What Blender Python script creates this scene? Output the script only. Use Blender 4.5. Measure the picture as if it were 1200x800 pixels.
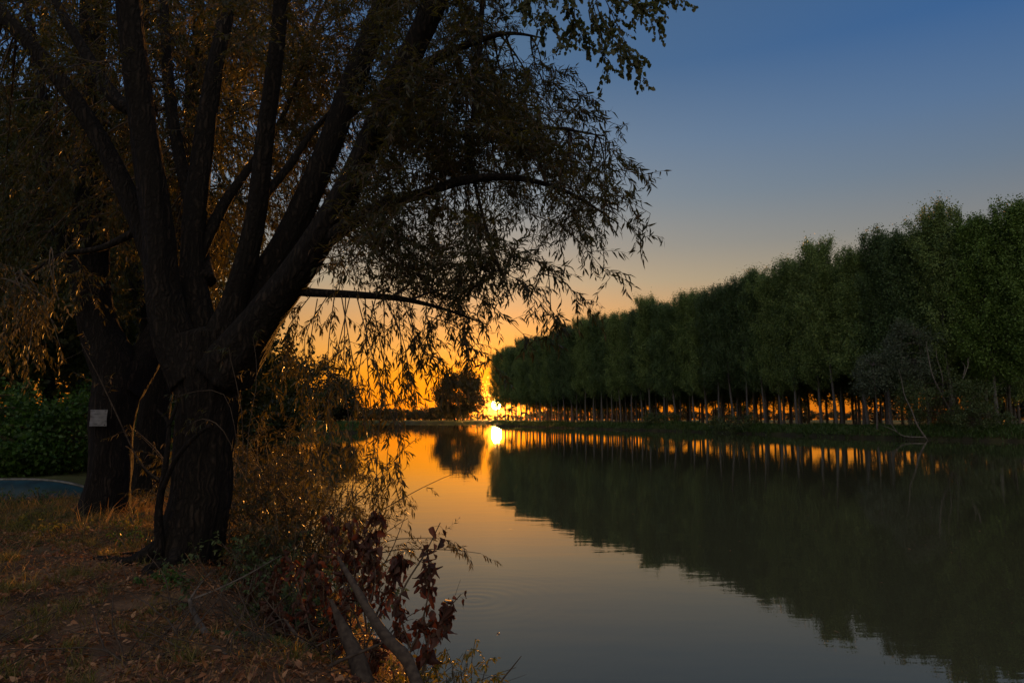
import bpy, math
import numpy as np
from mathutils import Vector

for o in list(bpy.data.objects):
    bpy.data.objects.remove(o)
SC = bpy.context.scene
COL = SC.collection
R = math.radians
rng = np.random.default_rng(11)

# ------------------------------------------------------------------ camera
CAMZ, HOR, F = 2.4, 491.0, 800.0
PITCH = math.atan((HOR - 400.0) / F)
cam = bpy.data.objects.new('camera', bpy.data.cameras.new('camera'))
COL.objects.link(cam)
cam.location = (0, 0, CAMZ)
cam.rotation_euler = (R(90) + PITCH, 0, 0)
cam.data.lens = 24.0
cam.data.sensor_width = 36.0
cam.data.clip_start = 0.05
cam.data.clip_end = 20000
SC.camera = cam

# ------------------------------------------------------------------ sun direction, world, exposure
SUN_AZ = math.atan((582 - 600) / F)
SUN_EL = math.atan((HOR - 474) / F)
SUN = Vector((math.sin(SUN_AZ) * math.cos(SUN_EL), math.cos(SUN_AZ) * math.cos(SUN_EL), math.sin(SUN_EL)))

world = bpy.data.worlds.new('World')
SC.world = world
world.use_nodes = True
wn, wl = world.node_tree.nodes, world.node_tree.links
wn.clear()
w_out = wn.new('ShaderNodeOutputWorld')
w_bg = wn.new('ShaderNodeBackground')
wl.new(w_bg.outputs[0], w_out.inputs[0])


def wmath(op, a, b=None, clamp=False):
    n = wn.new('ShaderNodeMath')
    n.operation = op
    n.use_clamp = clamp
    for i, v in enumerate((a, b)):
        if v is None:
            continue
        if isinstance(v, (int, float)):
            n.inputs[i].default_value = v
        else:
            wl.new(v, n.inputs[i])
    return n.outputs[0]


def wvec(op, a, b):
    n = wn.new('ShaderNodeVectorMath')
    n.operation = op
    for i, v in enumerate((a, b)):
        if isinstance(v, tuple):
            n.inputs[i].default_value = v
        else:
            wl.new(v, n.inputs[i])
    return n


def wscale(vec, fac):
    n = wn.new('ShaderNodeVectorMath')
    n.operation = 'SCALE'
    if isinstance(vec, tuple):
        n.inputs[0].default_value = vec
    else:
        wl.new(vec, n.inputs[0])
    if isinstance(fac, (int, float)):
        n.inputs['Scale'].default_value = fac
    else:
        wl.new(fac, n.inputs['Scale'])
    return n.outputs[0]


def wramp(fac, stops):
    n = wn.new('ShaderNodeValToRGB')
    cr = n.color_ramp
    cr.interpolation = 'LINEAR'
    cr.elements[0].position, cr.elements[0].color = stops[0][0], (*stops[0][1], 1)
    cr.elements[1].position, cr.elements[1].color = stops[-1][0], (*stops[-1][1], 1)
    for p, c in stops[1:-1]:
        e = cr.elements.new(p)
        e.color = (*c, 1)
    wl.new(fac, n.inputs[0])
    return n.outputs[0]


tc = wn.new('ShaderNodeTexCoord')
nrm = wvec('NORMALIZE', tc.outputs['Generated'], (0, 0, 0)).outputs[0]
sep = wn.new('ShaderNodeSeparateXYZ')
wl.new(nrm, sep.inputs[0])
elev = wmath('MULTIPLY', wmath('ARCSINE', wmath('MAXIMUM', sep.outputs[2], 0.0)), 180 / math.pi / 90)   # 0..1 for 0..90 degrees
flat = wvec('MULTIPLY', nrm, (1, 1, 0)).outputs[0]
flatn = wvec('NORMALIZE', flat, (0, 0, 0)).outputs[0]
caz = wvec('DOT_PRODUCT', flatn, (math.sin(SUN_AZ), math.cos(SUN_AZ), 0)).outputs['Value']
az = wmath('MULTIPLY', wmath('ARCCOSINE', caz), 180 / math.pi / 90, True)      # 0..1 for 0..90 degrees off the sun
D9 = 1 / 90
ramp_sun = wramp(elev, [
    (0, (1.0, 0.22, 0.0)), (2.5 * D9, (1.14, 0.32, 0.0)), (4 * D9, (1.14, 0.385, 0.002)), (5.6 * D9, (1.02, 0.44, 0.06)), (7.8 * D9, (0.83, 0.42, 0.12)),
    (11.3 * D9, (0.515, 0.41, 0.245)), (14 * D9, (0.36, 0.34, 0.27)), (18 * D9, (0.24, 0.285, 0.30)), (22.5 * D9, (0.165, 0.232, 0.30)),
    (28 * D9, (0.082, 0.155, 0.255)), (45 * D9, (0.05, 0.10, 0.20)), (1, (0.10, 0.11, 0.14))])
ramp_off = wramp(elev, [
    (0, (0.12, 0.045, 0.012)), (3 * D9, (0.17, 0.08, 0.03)), (6 * D9, (0.19, 0.12, 0.08)), (11 * D9, (0.12, 0.12, 0.14)), (17 * D9, (0.05, 0.105, 0.21)),
    (22 * D9, (0.02, 0.10, 0.28)), (28 * D9, (0.0, 0.08, 0.30)), (45 * D9, (0.04, 0.09, 0.20)), (1, (0.10, 0.11, 0.14))])  # overhead stop of both ramps raised and greyed as added, unseen fill
mx = wn.new('ShaderNodeMix')
mx.data_type = 'RGBA'
wl.new(wmath('POWER', az, 0.7), mx.inputs[0])
wl.new(ramp_sun, mx.inputs[6])
wl.new(ramp_off, mx.inputs[7])
dots = wvec('DOT_PRODUCT', nrm, tuple(SUN)).outputs['Value']
ang = wmath('MULTIPLY', wmath('ARCCOSINE', wmath('MINIMUM', dots, 1.0)), 180 / math.pi)
halo_w = wscale((0.75, 0.10, 0.0), wmath('EXPONENT', wmath('DIVIDE', ang, -4.5)))
halo_n = wscale((9.0, 3.6, 0.3), wmath('EXPONENT', wmath('DIVIDE', ang, -0.6)))
disc = wscale((90.0, 56.0, 16.0), wmath('LESS_THAN', ang, 0.42))
sky = wn.new('ShaderNodeTexSky')
sky.sky_type = 'NISHITA'
sky.sun_disc = False
sky.sun_elevation = SUN_EL
sky.sun_rotation = SUN_AZ
sky.altitude = 50
sky.air_density = 1.0
sky.dust_density = 1.6
SKY_STRENGTH = 0.01
acc = wvec('ADD', wscale(sky.outputs[0], SKY_STRENGTH), mx.outputs[2]).outputs[0]
# warm fill light added in the unseen sky behind the camera, opposite the sunset
anti_fill = wscale((0.70, 0.57, 0.41), wmath('MAXIMUM', wmath('MULTIPLY', caz, -1.0), 0.0))
acc = wvec('ADD', acc, anti_fill).outputs[0]
for extra in (halo_w, halo_n, disc):
    acc = wvec('ADD', acc, extra).outputs[0]
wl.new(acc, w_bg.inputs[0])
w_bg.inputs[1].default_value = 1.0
world.cycles.sampling_method = 'MANUAL'
world.cycles.sample_map_resolution = 2048

lamp = bpy.data.objects.new('sun', bpy.data.lights.new('sun', 'SUN'))
COL.objects.link(lamp)
lamp.data.energy = 5.0
lamp.data.angle = R(0.55)
lamp.data.color = (1.0, 0.38, 0.06)
lamp.rotation_euler = (-SUN).to_track_quat('-Z', 'Y').to_euler()

SC.view_settings.view_transform = 'Standard'
SC.view_settings.look = 'None'
SC.view_settings.exposure = 0.0
SC.view_settings.gamma = 1.0
SC.view_settings.use_curve_mapping = False
SC.render.engine = 'CYCLES'
SC.cycles.max_bounces = 6
SC.cycles.diffuse_bounces = 3
SC.cycles.glossy_bounces = 3
SC.cycles.transmission_bounces = 3
SC.cycles.transparent_max_bounces = 4
SC.cycles.caustics_reflective = False
SC.cycles.caustics_refractive = False
SC.cycles.sample_clamp_indirect = 4.0


# ------------------------------------------------------------------ helpers
def P(px, py, d):
    """the point seen at pixel (px, py) of the 1200x800 photograph, d metres ahead of the camera"""
    u, v = (px - 600) / F, (400 - py) / F
    c, s = math.cos(PITCH), math.sin(PITCH)
    dx, dy, dz = u, c - v * s, s + v * c
    k = d / dy
    return np.array([dx * k, d, CAMZ + dz * k])


def Pv(px, py, d):
    u, v = (px - 600) / F, (400 - py) / F
    c, s = math.cos(PITCH), math.sin(PITCH)
    k = d / (c - v * s)
    return np.stack([u * k, d, CAMZ + (s + v * c) * k], -1)


def hash2(ix, iy, seed=0):
    n = (ix.astype(np.int64) * 374761393 + iy.astype(np.int64) * 668265263 + seed * 2147483647) & 0xffffffff
    n = ((n ^ (n >> 13)) * 1274126177) & 0xffffffff
    return ((n ^ (n >> 16)) & 0xffff) / 65535.0


def noise2(x, y, seed=0):
    x, y = np.asarray(x, float), np.asarray(y, float)
    ix, iy = np.floor(x), np.floor(y)
    fx, fy = x - ix, y - iy
    fx, fy = fx * fx * (3 - 2 * fx), fy * fy * (3 - 2 * fy)
    a, b = hash2(ix, iy, seed), hash2(ix + 1, iy, seed)
    c, d = hash2(ix, iy + 1, seed), hash2(ix + 1, iy + 1, seed)
    return (a + (b - a) * fx) * (1 - fy) + (c + (d - c) * fx) * fy


def fbm(x, y, seed=0, o=3):
    s, a, t = 0, 0.5, 0
    for i in range(o):
        s = s + a * noise2(x * 2 ** i, y * 2 ** i, seed + i)
        t += a
        a *= 0.5
    return s / t


def unit(v):
    return v / np.maximum(np.linalg.norm(v, axis=-1, keepdims=True), 1e-9)


def rvec(n, g=None):
    g = g or rng
    return unit(g.normal(size=(n, 3)))


def mesh(name, chunks, mat, smooth=False, attrs=None):
    """chunks: list of (verts (N,3), faces (M,3) or (M,4)) joined in one mesh"""
    vs, loops, totals, off = [], [], [], 0
    for v, f in chunks:
        if len(v) == 0:
            continue
        vs.append(v)
        for ff in (f if isinstance(f, list) else [f]):
            loops.append((ff + off).ravel())
            totals.append(np.full(len(ff), ff.shape[1]))
        off += len(v)
    V = np.concatenate(vs).astype(np.float32)
    L = np.concatenate(loops).astype(np.int32)
    T = np.concatenate(totals).astype(np.int32)
    me = bpy.data.meshes.new(name)
    me.vertices.add(len(V))
    me.vertices.foreach_set('co', V.ravel())
    me.loops.add(len(L))
    me.loops.foreach_set('vertex_index', L)
    me.polygons.add(len(T))
    me.polygons.foreach_set('loop_start', np.concatenate([[0], np.cumsum(T)[:-1]]).astype(np.int32))
    me.polygons.foreach_set('loop_total', T)
    if smooth:
        me.polygons.foreach_set('use_smooth', np.ones(len(T), bool))
    me.update(calc_edges=True)
    if attrs:
        for k, a in attrs.items():
            at = me.attributes.new(k, 'FLOAT', 'POINT')
            at.data.foreach_set('value', a.astype(np.float32))
    me.materials.append(mat)
    return me


def obj(name, me, parent=None, loc=None):
    o = bpy.data.objects.new(name, me)
    COL.objects.link(o)
    if parent is not None:
        o.parent = parent
    if loc is not None:
        o.location = loc
    return o


def tag(o, label, cat, group=None, kind=None):
    o['label'] = label
    if cat:
        o['category'] = cat
    if group:
        o['group'] = group
    if kind:
        o['kind'] = kind
    return o


def thing(name, loc, label, cat, group=None):
    e = bpy.data.objects.new(name, None)
    COL.objects.link(e)
    e.location = tuple(loc)
    e.empty_display_size = 0.2
    return tag(e, label, cat, group)


def shift(ch, loc):
    l = np.array(loc)
    return [(v - l, f) for v, f in ch]


def catmull(pts, n):
    pts = np.asarray(pts, float)
    p = np.vstack([2 * pts[0] - pts[1], pts, 2 * pts[-1] - pts[-2]])
    seg = len(pts) - 1
    t = np.linspace(0, seg, n)
    i = np.minimum(t.astype(int), seg - 1)
    u = (t - i)[:, None]
    a, b, c, d = p[i], p[i + 1], p[i + 2], p[i + 3]
    return 0.5 * (2 * b + (c - a) * u + (2 * a - 5 * b + 4 * c - d) * u ** 2 + (3 * b - a - 3 * c + d) * u ** 3)


def tubes(Pt, Rd, sides=4, cap=False):
    """Pt (N,K,3), Rd (N,K) or (N,K,sides)"""
    N, K, _ = Pt.shape
    T = unit(np.gradient(Pt, axis=1))
    mean = unit(Pt[:, -1] - Pt[:, 0])
    ref = np.where(np.abs(mean[:, 1:2]) < 0.8, np.array([[0, 1.0, 0]]), np.array([[1.0, 0, 0]]))[:, None, :]
    A = unit(np.cross(T, ref))
    B = np.cross(T, A)
    th = np.arange(sides) * 2 * math.pi / sides
    if Rd.ndim == 2:
        Rd = Rd[:, :, None] * np.ones(sides)
    V = Pt[:, :, None, :] + Rd[..., None] * (np.cos(th)[:, None] * A[:, :, None, :] + np.sin(th)[:, None] * B[:, :, None, :])
    n, k, s = np.meshgrid(np.arange(N), np.arange(K - 1), np.arange(sides), indexing='ij')
    s2 = (s + 1) % sides
    b = n * K * sides
    Fq = np.stack([b + k * sides + s, b + k * sides + s2, b + (k + 1) * sides + s2, b + (k + 1) * sides + s], -1).reshape(-1, 4)
    V = V.reshape(-1, 3)
    if cap and N == 1:
        c = np.stack([Pt[0, 0], Pt[0, -1] + T[0, -1] * Rd[0, -1].mean() * 0.3])
        i = np.arange(sides)
        j = (i + 1) % sides
        t0 = np.stack([np.full(sides, len(V)), j, i], -1)
        e = (K - 1) * sides
        t1 = np.stack([np.full(sides, len(V) + 1), e + i, e + j], -1)
        return np.vstack([V, c]), [Fq, np.vstack([t0, t1])]
    return V, Fq


def bark_tube(ctrl, rad, sides=40, step=0.05, rough=0.08, ridges=14, seed=0, flare=0.0):
    ctrl = np.asarray(ctrl, float)
    ln = np.linalg.norm(np.diff(ctrl, axis=0), axis=1).sum()
    K = max(6, int(ln / step))
    path = catmull(ctrl, K)
    r = np.interp(np.linspace(0, 1, K), np.linspace(0, 1, len(rad)), rad)
    s = np.linspace(0, ln, K)
    th = np.arange(sides) / sides
    TH, S = np.meshgrid(th, s)
    warp = 0.35 * noise2(S * 1.3, TH * 0 + 3, seed + 7) + 0.12 * noise2(S * 5, TH * 4, seed + 3)
    u = (TH * ridges + warp)
    # periodic ridge pattern round the trunk
    rd = np.abs(noise2(np.cos(TH * 2 * math.pi) * ridges / 2.6 + warp, np.sin(TH * 2 * math.pi) * ridges / 2.6 + S * 1.1, seed) - 0.5) * 2
    big = noise2(np.cos(TH * 2 * math.pi) * 1.3 + S * 0.5, np.sin(TH * 2 * math.pi) * 1.3 + S * 0.3, seed + 5) - 0.5
    RR = r[:, None] * (1 + rough * (rd - 0.4) * 1.6 + 0.22 * big)
    if flare:
        lob = 0.5 + 0.5 * np.cos(TH * 2 * math.pi * 5 + seed)
        RR = RR * (1 + flare * np.exp(-S / 0.28) * (0.5 + 0.7 * lob))
    return tubes(path[None], RR[None], sides, cap=True)


def leaves(Pb, D, U, L, W, bend=0.35, wide=0.35, w2=0.62):
    n = len(Pb)
    S = unit(np.cross(D, U))
    Nn = np.cross(S, D)
    L = np.broadcast_to(L, (n,))[:, None]
    W = np.broadcast_to(W, (n,))[:, None]
    a = Pb + D * L * wide
    b = Pb + D * L * 0.72 - Nn * L * bend * 0.28
    V = np.stack([Pb, a + S * W / 2 + Nn * W * .15, a - S * W / 2 + Nn * W * .15, b + S * W / 2 * w2, b - S * W / 2 * w2,
                  Pb + D * L - Nn * L * bend * 0.6], 1)
    i = np.arange(n)[:, None] * 6
    tri = np.concatenate([i + np.array([[0, 2, 1]]), i + np.array([[3, 4, 5]])])
    q = i + np.array([[1, 2, 4, 3]])
    return V.reshape(-1, 3), [tri, q]


def flakes(C, size, asp=0.6, g=None, up=0.0, along=None):
    """simple four-cornered leaf faces of random tilt"""
    g = g or rng
    n = len(C)
    D = rvec(n, g)
    if along is not None:
        D = unit(D * 0.7 + along)
    Nn = rvec(n, g)
    Nn[:, 2] += up
    S = unit(np.cross(D, Nn))
    size = np.broadcast_to(size, (n,))[:, None]
    V = np.stack([C - D * size * .5, C + S * size * asp * .5 - D * size * .05, C + D * size * .5, C - S * size * asp * .5 - D * size * .05], 1)
    i = np.arange(n)[:, None] * 4
    return V.reshape(-1, 3), i + np.array([[0, 1, 2, 3]])


# ------------------------------------------------------------------ materials
def mat(name):
    m = bpy.data.materials.new(name)
    m.use_nodes = True
    nt = m.node_tree
    nt.nodes.clear()
    out = nt.nodes.new('ShaderNodeOutputMaterial')
    return m, nt, out


def ramp(nt, fac, cols, pos=None):
    n = nt.nodes.new('ShaderNodeValToRGB')
    cr = n.color_ramp
    pos = pos or list(np.linspace(0, 1, len(cols)))
    cr.elements[0].position, cr.elements[0].color = pos[0], (*cols[0], 1)
    cr.elements[1].position, cr.elements[1].color = pos[-1], (*cols[-1], 1)
    for p, c in zip(pos[1:-1], cols[1:-1]):
        e = cr.elements.new(p)
        e.color = (*c, 1)
    nt.links.new(fac, n.inputs[0])
    return n.outputs[0]


def leafmat(name, cols, trans, tfac=0.45, rough=0.45):
    m, nt, out = mat(name)
    geo = nt.nodes.new('ShaderNodeNewGeometry')
    c = ramp(nt, geo.outputs['Random Per Island'], cols)
    b = nt.nodes.new('ShaderNodeBsdfPrincipled')
    nt.links.new(c, b.inputs['Base Color'])
    b.inputs['Roughness'].default_value = rough
    b.inputs['Specular IOR Level'].default_value = 0.3
    t = nt.nodes.new('ShaderNodeBsdfTranslucent')
    mm = nt.nodes.new('ShaderNodeMix')
    mm.data_type = 'RGBA'
    mm.blend_type = 'MULTIPLY'
    mm.inputs[0].default_value = 0.0
    ct = ramp(nt, geo.outputs['Random Per Island'], [tuple(x * .55 for x in trans), trans, tuple(min(1, x * 1.4) for x in trans)])
    nt.links.new(ct, t.inputs[0])
    s = nt.nodes.new('ShaderNodeMixShader')
    s.inputs[0].default_value = tfac
    nt.links.new(b.outputs[0], s.inputs[1])
    nt.links.new(t.outputs[0], s.inputs[2])
    nt.links.new(s.outputs[0], out.inputs[0])
    return m


def barkmat(name, c1, c2, c3, scale=(6, 6, 0.55), bump=0.03, rough=0.9, moss=None):
    m, nt, out = mat(name)
    tcn = nt.nodes.new('ShaderNodeTexCoord')
    mp = nt.nodes.new('ShaderNodeMapping')
    mp.inputs['Scale'].default_value = scale
    nt.links.new(tcn.outputs['Object'], mp.inputs[0])
    n1 = nt.nodes.new('ShaderNodeTexNoise')
    n1.inputs['Scale'].default_value = 3.0
    n1.inputs['Detail'].default_value = 6
    n1.inputs['Distortion'].default_value = 0.6
    nt.links.new(mp.outputs[0], n1.inputs[0])
    vo = nt.nodes.new('ShaderNodeTexVoronoi')
    vo.feature = 'DISTANCE_TO_EDGE'
    vo.inputs['Scale'].default_value = 3.2
    wn_ = nt.nodes.new('ShaderNodeTexNoise')
    wn_.inputs['Scale'].default_value = 5.0
    wn_.inputs['Detail'].default_value = 3
    nt.links.new(tcn.outputs['Object'], wn_.inputs[0])
    wa = nt.nodes.new('ShaderNodeVectorMath')
    wa.operation = 'MULTIPLY_ADD'
    nt.links.new(wn_.outputs['Color'], wa.inputs[0])
    wa.inputs[1].default_value = (0.9, 0.9, 0.9)
    nt.links.new(mp.outputs[0], wa.inputs[2])
    nt.links.new(wa.outputs[0], vo.inputs[0])
    mu = nt.nodes.new('ShaderNodeMath')
    mu.operation = 'MULTIPLY'
    nt.links.new(n1.outputs[0], mu.inputs[0])
    mi = nt.nodes.new('ShaderNodeMath')
    mi.operation = 'MINIMUM'
    nt.links.new(vo.outputs[0], mi.inputs[0])
    mi.inputs[1].default_value = 0.35
    ad = nt.nodes.new('ShaderNodeMath')
    ad.operation = 'MULTIPLY_ADD'
    nt.links.new(mi.outputs[0], ad.inputs[0])
    ad.inputs[1].default_value = 1.8
    ad.inputs[2].default_value = 0.25
    nt.links.new(ad.outputs[0], mu.inputs[1])
    c = ramp(nt, mu.outputs[0], [c1, c2, c3], [0.05, 0.3, 0.6])
    if moss:
        n2 = nt.nodes.new('ShaderNodeTexNoise')
        n2.inputs['Scale'].default_value = 4
        nt.links.new(tcn.outputs['Object'], n2.inputs[0])
        f = ramp(nt, n2.outputs[0], [(0, 0, 0), (1, 1, 1)], [0.45, 0.6])
        mxn = nt.nodes.new('ShaderNodeMix')
        mxn.data_type = 'RGBA'
        nt.links.new(f, mxn.inputs[0])
        nt.links.new(c, mxn.inputs[6])
        mxn.inputs[7].default_value = (*moss, 1)
        c = mxn.outputs[2]
    b = nt.nodes.new('ShaderNodeBsdfPrincipled')
    nt.links.new(c, b.inputs['Base Color'])
    b.inputs['Roughness'].default_value = rough
    b.inputs['Specular IOR Level'].default_value = 0.2
    bp = nt.nodes.new('ShaderNodeBump')
    bp.inputs['Distance'].default_value = bump
    nt.links.new(mu.outputs[0], bp.inputs['Height'])
    nt.links.new(bp.outputs[0], b.inputs['Normal'])
    nt.links.new(b.outputs[0], out.inputs[0])
    return m


def plainmat(name, col, rough=0.6, col2=None, scale=8, bump=0.0, spec=0.4):
    m, nt, out = mat(name)
    b = nt.nodes.new('ShaderNodeBsdfPrincipled')
    b.inputs['Roughness'].default_value = rough
    b.inputs['Specular IOR Level'].default_value = spec
    tcn = nt.nodes.new('ShaderNodeTexCoord')
    n = nt.nodes.new('ShaderNodeTexNoise')
    n.inputs['Scale'].default_value = scale
    n.inputs['Detail'].default_value = 5
    nt.links.new(tcn.outputs['Object'], n.inputs[0])
    c = ramp(nt, n.outputs[0], [col, col2 or tuple(x * .7 for x in col)], [0.35, 0.65])
    nt.links.new(c, b.inputs['Base Color'])
    if bump:
        bp = nt.nodes.new('ShaderNodeBump')
        bp.inputs['Distance'].default_value = bump
        nt.links.new(n.outputs[0], bp.inputs['Height'])
        nt.links.new(bp.outputs[0], b.inputs['Normal'])
    nt.links.new(b.outputs[0], out.inputs[0])
    return m


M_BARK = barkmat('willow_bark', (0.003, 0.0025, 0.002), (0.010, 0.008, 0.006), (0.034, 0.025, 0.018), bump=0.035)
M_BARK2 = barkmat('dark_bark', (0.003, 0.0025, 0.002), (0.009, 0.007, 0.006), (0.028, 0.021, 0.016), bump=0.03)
M_POPBARK = barkmat('poplar_bark', (0.06, 0.06, 0.055), (0.13, 0.125, 0.115), (0.21, 0.205, 0.19), scale=(3, 3, 0.8), bump=0.01)
M_INBARK = barkmat('inner_poplar_bark', (0.05, 0.045, 0.04), (0.12, 0.11, 0.095), (0.2, 0.19, 0.17), scale=(3, 3, 0.8), bump=0.01)
M_TWIG = plainmat('twig_bark', (0.045, 0.032, 0.022), 0.8, (0.09, 0.065, 0.04), 6)
M_DEADWOOD = plainmat('weathered_wood', (0.035, 0.026, 0.02), 0.85, (0.075, 0.058, 0.043), 26, 0.004, 0.2)
M_PALEWOOD = plainmat('pale_wood', (0.08, 0.073, 0.063), 0.8, (0.16, 0.145, 0.13), 3, 0.01, 0.2)
M_GREYWOOD = plainmat('grey_wood', (0.045, 0.037, 0.03), 0.8, (0.11, 0.095, 0.08), 24, 0.004, 0.2)
M_MOSS = barkmat('mossy_bark', (0.02, 0.018, 0.012), (0.05, 0.045, 0.03), (0.09, 0.08, 0.05), scale=(9, 9, 9), bump=0.01, moss=(0.035, 0.055, 0.015))
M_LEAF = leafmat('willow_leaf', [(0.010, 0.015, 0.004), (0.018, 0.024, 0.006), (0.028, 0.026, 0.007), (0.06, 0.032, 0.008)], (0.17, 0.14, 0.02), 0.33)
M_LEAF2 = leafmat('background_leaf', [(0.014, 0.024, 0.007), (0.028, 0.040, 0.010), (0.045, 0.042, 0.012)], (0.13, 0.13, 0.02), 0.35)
M_LEAFTOP = leafmat('overhanging_poplar_leaf', [(0.035, 0.045, 0.015), (0.06, 0.07, 0.02), (0.09, 0.08, 0.03)], (0.16, 0.18, 0.03), 0.35)
M_POP = leafmat('plantation_leaf', [(0.04, 0.085, 0.030), (0.085, 0.15, 0.05), (0.14, 0.215, 0.075)], (0.07, 0.12, 0.03), 0.25, 0.5)
for m_ in (M_POP,):
    nt = m_.node_tree
    pb = [n for n in nt.nodes if n.type == 'BSDF_PRINCIPLED'][0]
    src_ = pb.inputs['Base Color'].links[0].from_socket
    oi = nt.nodes.new('ShaderNodeObjectInfo')
    tc_ = nt.nodes.new('ShaderNodeTexCoord')
    nz = nt.nodes.new('ShaderNodeTexNoise')
    nz.inputs['Scale'].default_value = 0.55
    nt.links.new(tc_.outputs['Object'], nz.inputs[0])
    ad_ = nt.nodes.new('ShaderNodeMath')
    ad_.operation = 'ADD'
    nt.links.new(oi.outputs['Random'], ad_.inputs[0])
    nt.links.new(nz.outputs[0], ad_.inputs[1])
    tint = ramp(nt, ad_.outputs[0], [(.6, .62, .7), (1, 1, 1), (1.7, 1.5, 1.25)], [.35, .95, 1.4])
    mm_ = nt.nodes.new('ShaderNodeMix')
    mm_.data_type = 'RGBA'
    mm_.blend_type = 'MULTIPLY'
    mm_.inputs[0].default_value = 1
    nt.links.new(src_, mm_.inputs[6])
    nt.links.new(tint, mm_.inputs[7])
    nt.links.new(mm_.outputs[2], pb.inputs['Base Color'])
M_POP2 = leafmat('broad_green_leaf', [(0.06, 0.12, 0.022), (0.11, 0.19, 0.036), (0.16, 0.26, 0.055)], (0.07, 0.14, 0.02), 0.25, 0.5)
M_SILVER = leafmat('silver_willow_leaf', [(0.05, 0.075, 0.045), (0.075, 0.105, 0.065), (0.105, 0.135, 0.09)], (0.08, 0.10, 0.05), 0.25, 0.6)
M_BUSH = leafmat('low_bush_leaf', [(0.035, 0.065, 0.02), (0.06, 0.095, 0.03), (0.09, 0.12, 0.045)], (0.09, 0.10, 0.03), 0.3)
M_GREEN = leafmat('fresh_undergrowth_leaf', [(0.02, 0.05, 0.010), (0.045, 0.11, 0.018), (0.09, 0.15, 0.028)], (0.08, 0.17, 0.02), 0.35)
M_FARLEAF = leafmat('far_bank_leaf', [(0.025, 0.032, 0.014), (0.045, 0.052, 0.022), (0.06, 0.06, 0.03)], (0.09, 0.08, 0.02), 0.3)
M_DEADLEAF = leafmat('dry_broad_leaf', [(0.03, 0.012, 0.008), (0.055, 0.020, 0.012), (0.08, 0.032, 0.018), (0.07, 0.045, 0.028)], (0.12, 0.035, 0.012), 0.25, 0.6)
M_SEED = leafmat('yellow_green_leaf', [(0.08, 0.09, 0.015), (0.13, 0.13, 0.02), (0.20, 0.17, 0.03)], (0.28, 0.24, 0.03), 0.45)
M_GRASS = leafmat('grass_blade', [(0.03, 0.045, 0.012), (0.09, 0.075, 0.025), (0.17, 0.12, 0.05), (0.24, 0.17, 0.08)], (0.5, 0.30, 0.06), 0.45)
M_TUFT = leafmat('tuft_blade', [(0.03, 0.06, 0.012), (0.06, 0.10, 0.02), (0.12, 0.11, 0.035), (0.2, 0.15, 0.06)], (0.4, 0.28, 0.05), 0.42)
M_BANKGRASS = leafmat('bank_grass_blade', [(0.025, 0.055, 0.012), (0.045, 0.09, 0.018), (0.075, 0.12, 0.03)], (0.06, 0.12, 0.02), 0.25)
M_LITTER = leafmat('leaf_litter', [(0.05, 0.018, 0.010), (0.18, 0.07, 0.028), (0.27, 0.12, 0.05), (0.40, 0.23, 0.12), (0.08, 0.035, 0.02)], (0.45, 0.18, 0.04), 0.3, 0.5)

# ground
M_GROUND, nt, out = mat('ground_soil')
tcn = nt.nodes.new('ShaderNodeTexCoord')
n1 = nt.nodes.new('ShaderNodeTexNoise'); n1.inputs['Scale'].default_value = 2.2; n1.inputs['Detail'].default_value = 10; n1.inputs['Roughness'].default_value = 0.65
n2 = nt.nodes.new('ShaderNodeTexNoise'); n2.inputs['Scale'].default_value = 45; n2.inputs['Detail'].default_value = 5
n3 = nt.nodes.new('ShaderNodeTexNoise'); n3.inputs['Scale'].default_value = 0.12; n3.inputs['Detail'].default_value = 6
for n in (n1, n2, n3):
    nt.links.new(tcn.outputs['Object'], n.inputs[0])
soil = ramp(nt, n1.outputs[0], [(0.03, 0.018, 0.011), (0.10, 0.060, 0.035), (0.22, 0.135, 0.08)], [0.3, 0.5, 0.72])
turf = ramp(nt, n3.outputs[0], [(0.035, 0.055, 0.016), (0.07, 0.085, 0.025), (0.11, 0.10, 0.035)], [0.3, 0.5, 0.7])
att = nt.nodes.new('ShaderNodeAttribute'); att.attribute_name = 'turf'
at2 = nt.nodes.new('ShaderNodeAttribute'); at2.attribute_name = 'wet'
turf_m = nt.nodes.new('ShaderNodeMix'); turf_m.data_type = 'RGBA'; turf_m.inputs[7].default_value = (0.022, 0.020, 0.012, 1)
nt.links.new(at2.outputs['Fac'], turf_m.inputs[0]); nt.links.new(turf, turf_m.inputs[6]); turf = turf_m.outputs[2]
mg = nt.nodes.new('ShaderNodeMix'); mg.data_type = 'RGBA'
nt.links.new(att.outputs['Fac'], mg.inputs[0]); nt.links.new(soil, mg.inputs[6]); nt.links.new(turf, mg.inputs[7])
b = nt.nodes.new('ShaderNodeBsdfPrincipled'); b.inputs['Roughness'].default_value = 0.95; b.inputs['Specular IOR Level'].default_value = 0.15
nt.links.new(mg.outputs[2], b.inputs['Base Color'])
bp = nt.nodes.new('ShaderNodeBump'); bp.inputs['Distance'].default_value = 0.02
nt.links.new(n2.outputs[0], bp.inputs['Height']); nt.links.new(bp.outputs[0], b.inputs['Normal'])
nt.links.new(b.outputs[0], out.inputs[0])

# water
M_WATER, nt, out = mat('river_water')
tcn = nt.nodes.new('ShaderNodeTexCoord')


def wnoise(scale, detail, sc3, rot=0.0):
    mp = nt.nodes.new('ShaderNodeMapping'); mp.inputs['Scale'].default_value = sc3; mp.inputs['Rotation'].default_value = (0, 0, rot)
    nt.links.new(tcn.outputs['Object'], mp.inputs[0])
    n = nt.nodes.new('ShaderNodeTexNoise'); n.inputs['Scale'].default_value = scale; n.inputs['Detail'].default_value = detail
    nt.links.new(mp.outputs[0], n.inputs[0])
    return n.outputs[0]


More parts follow.
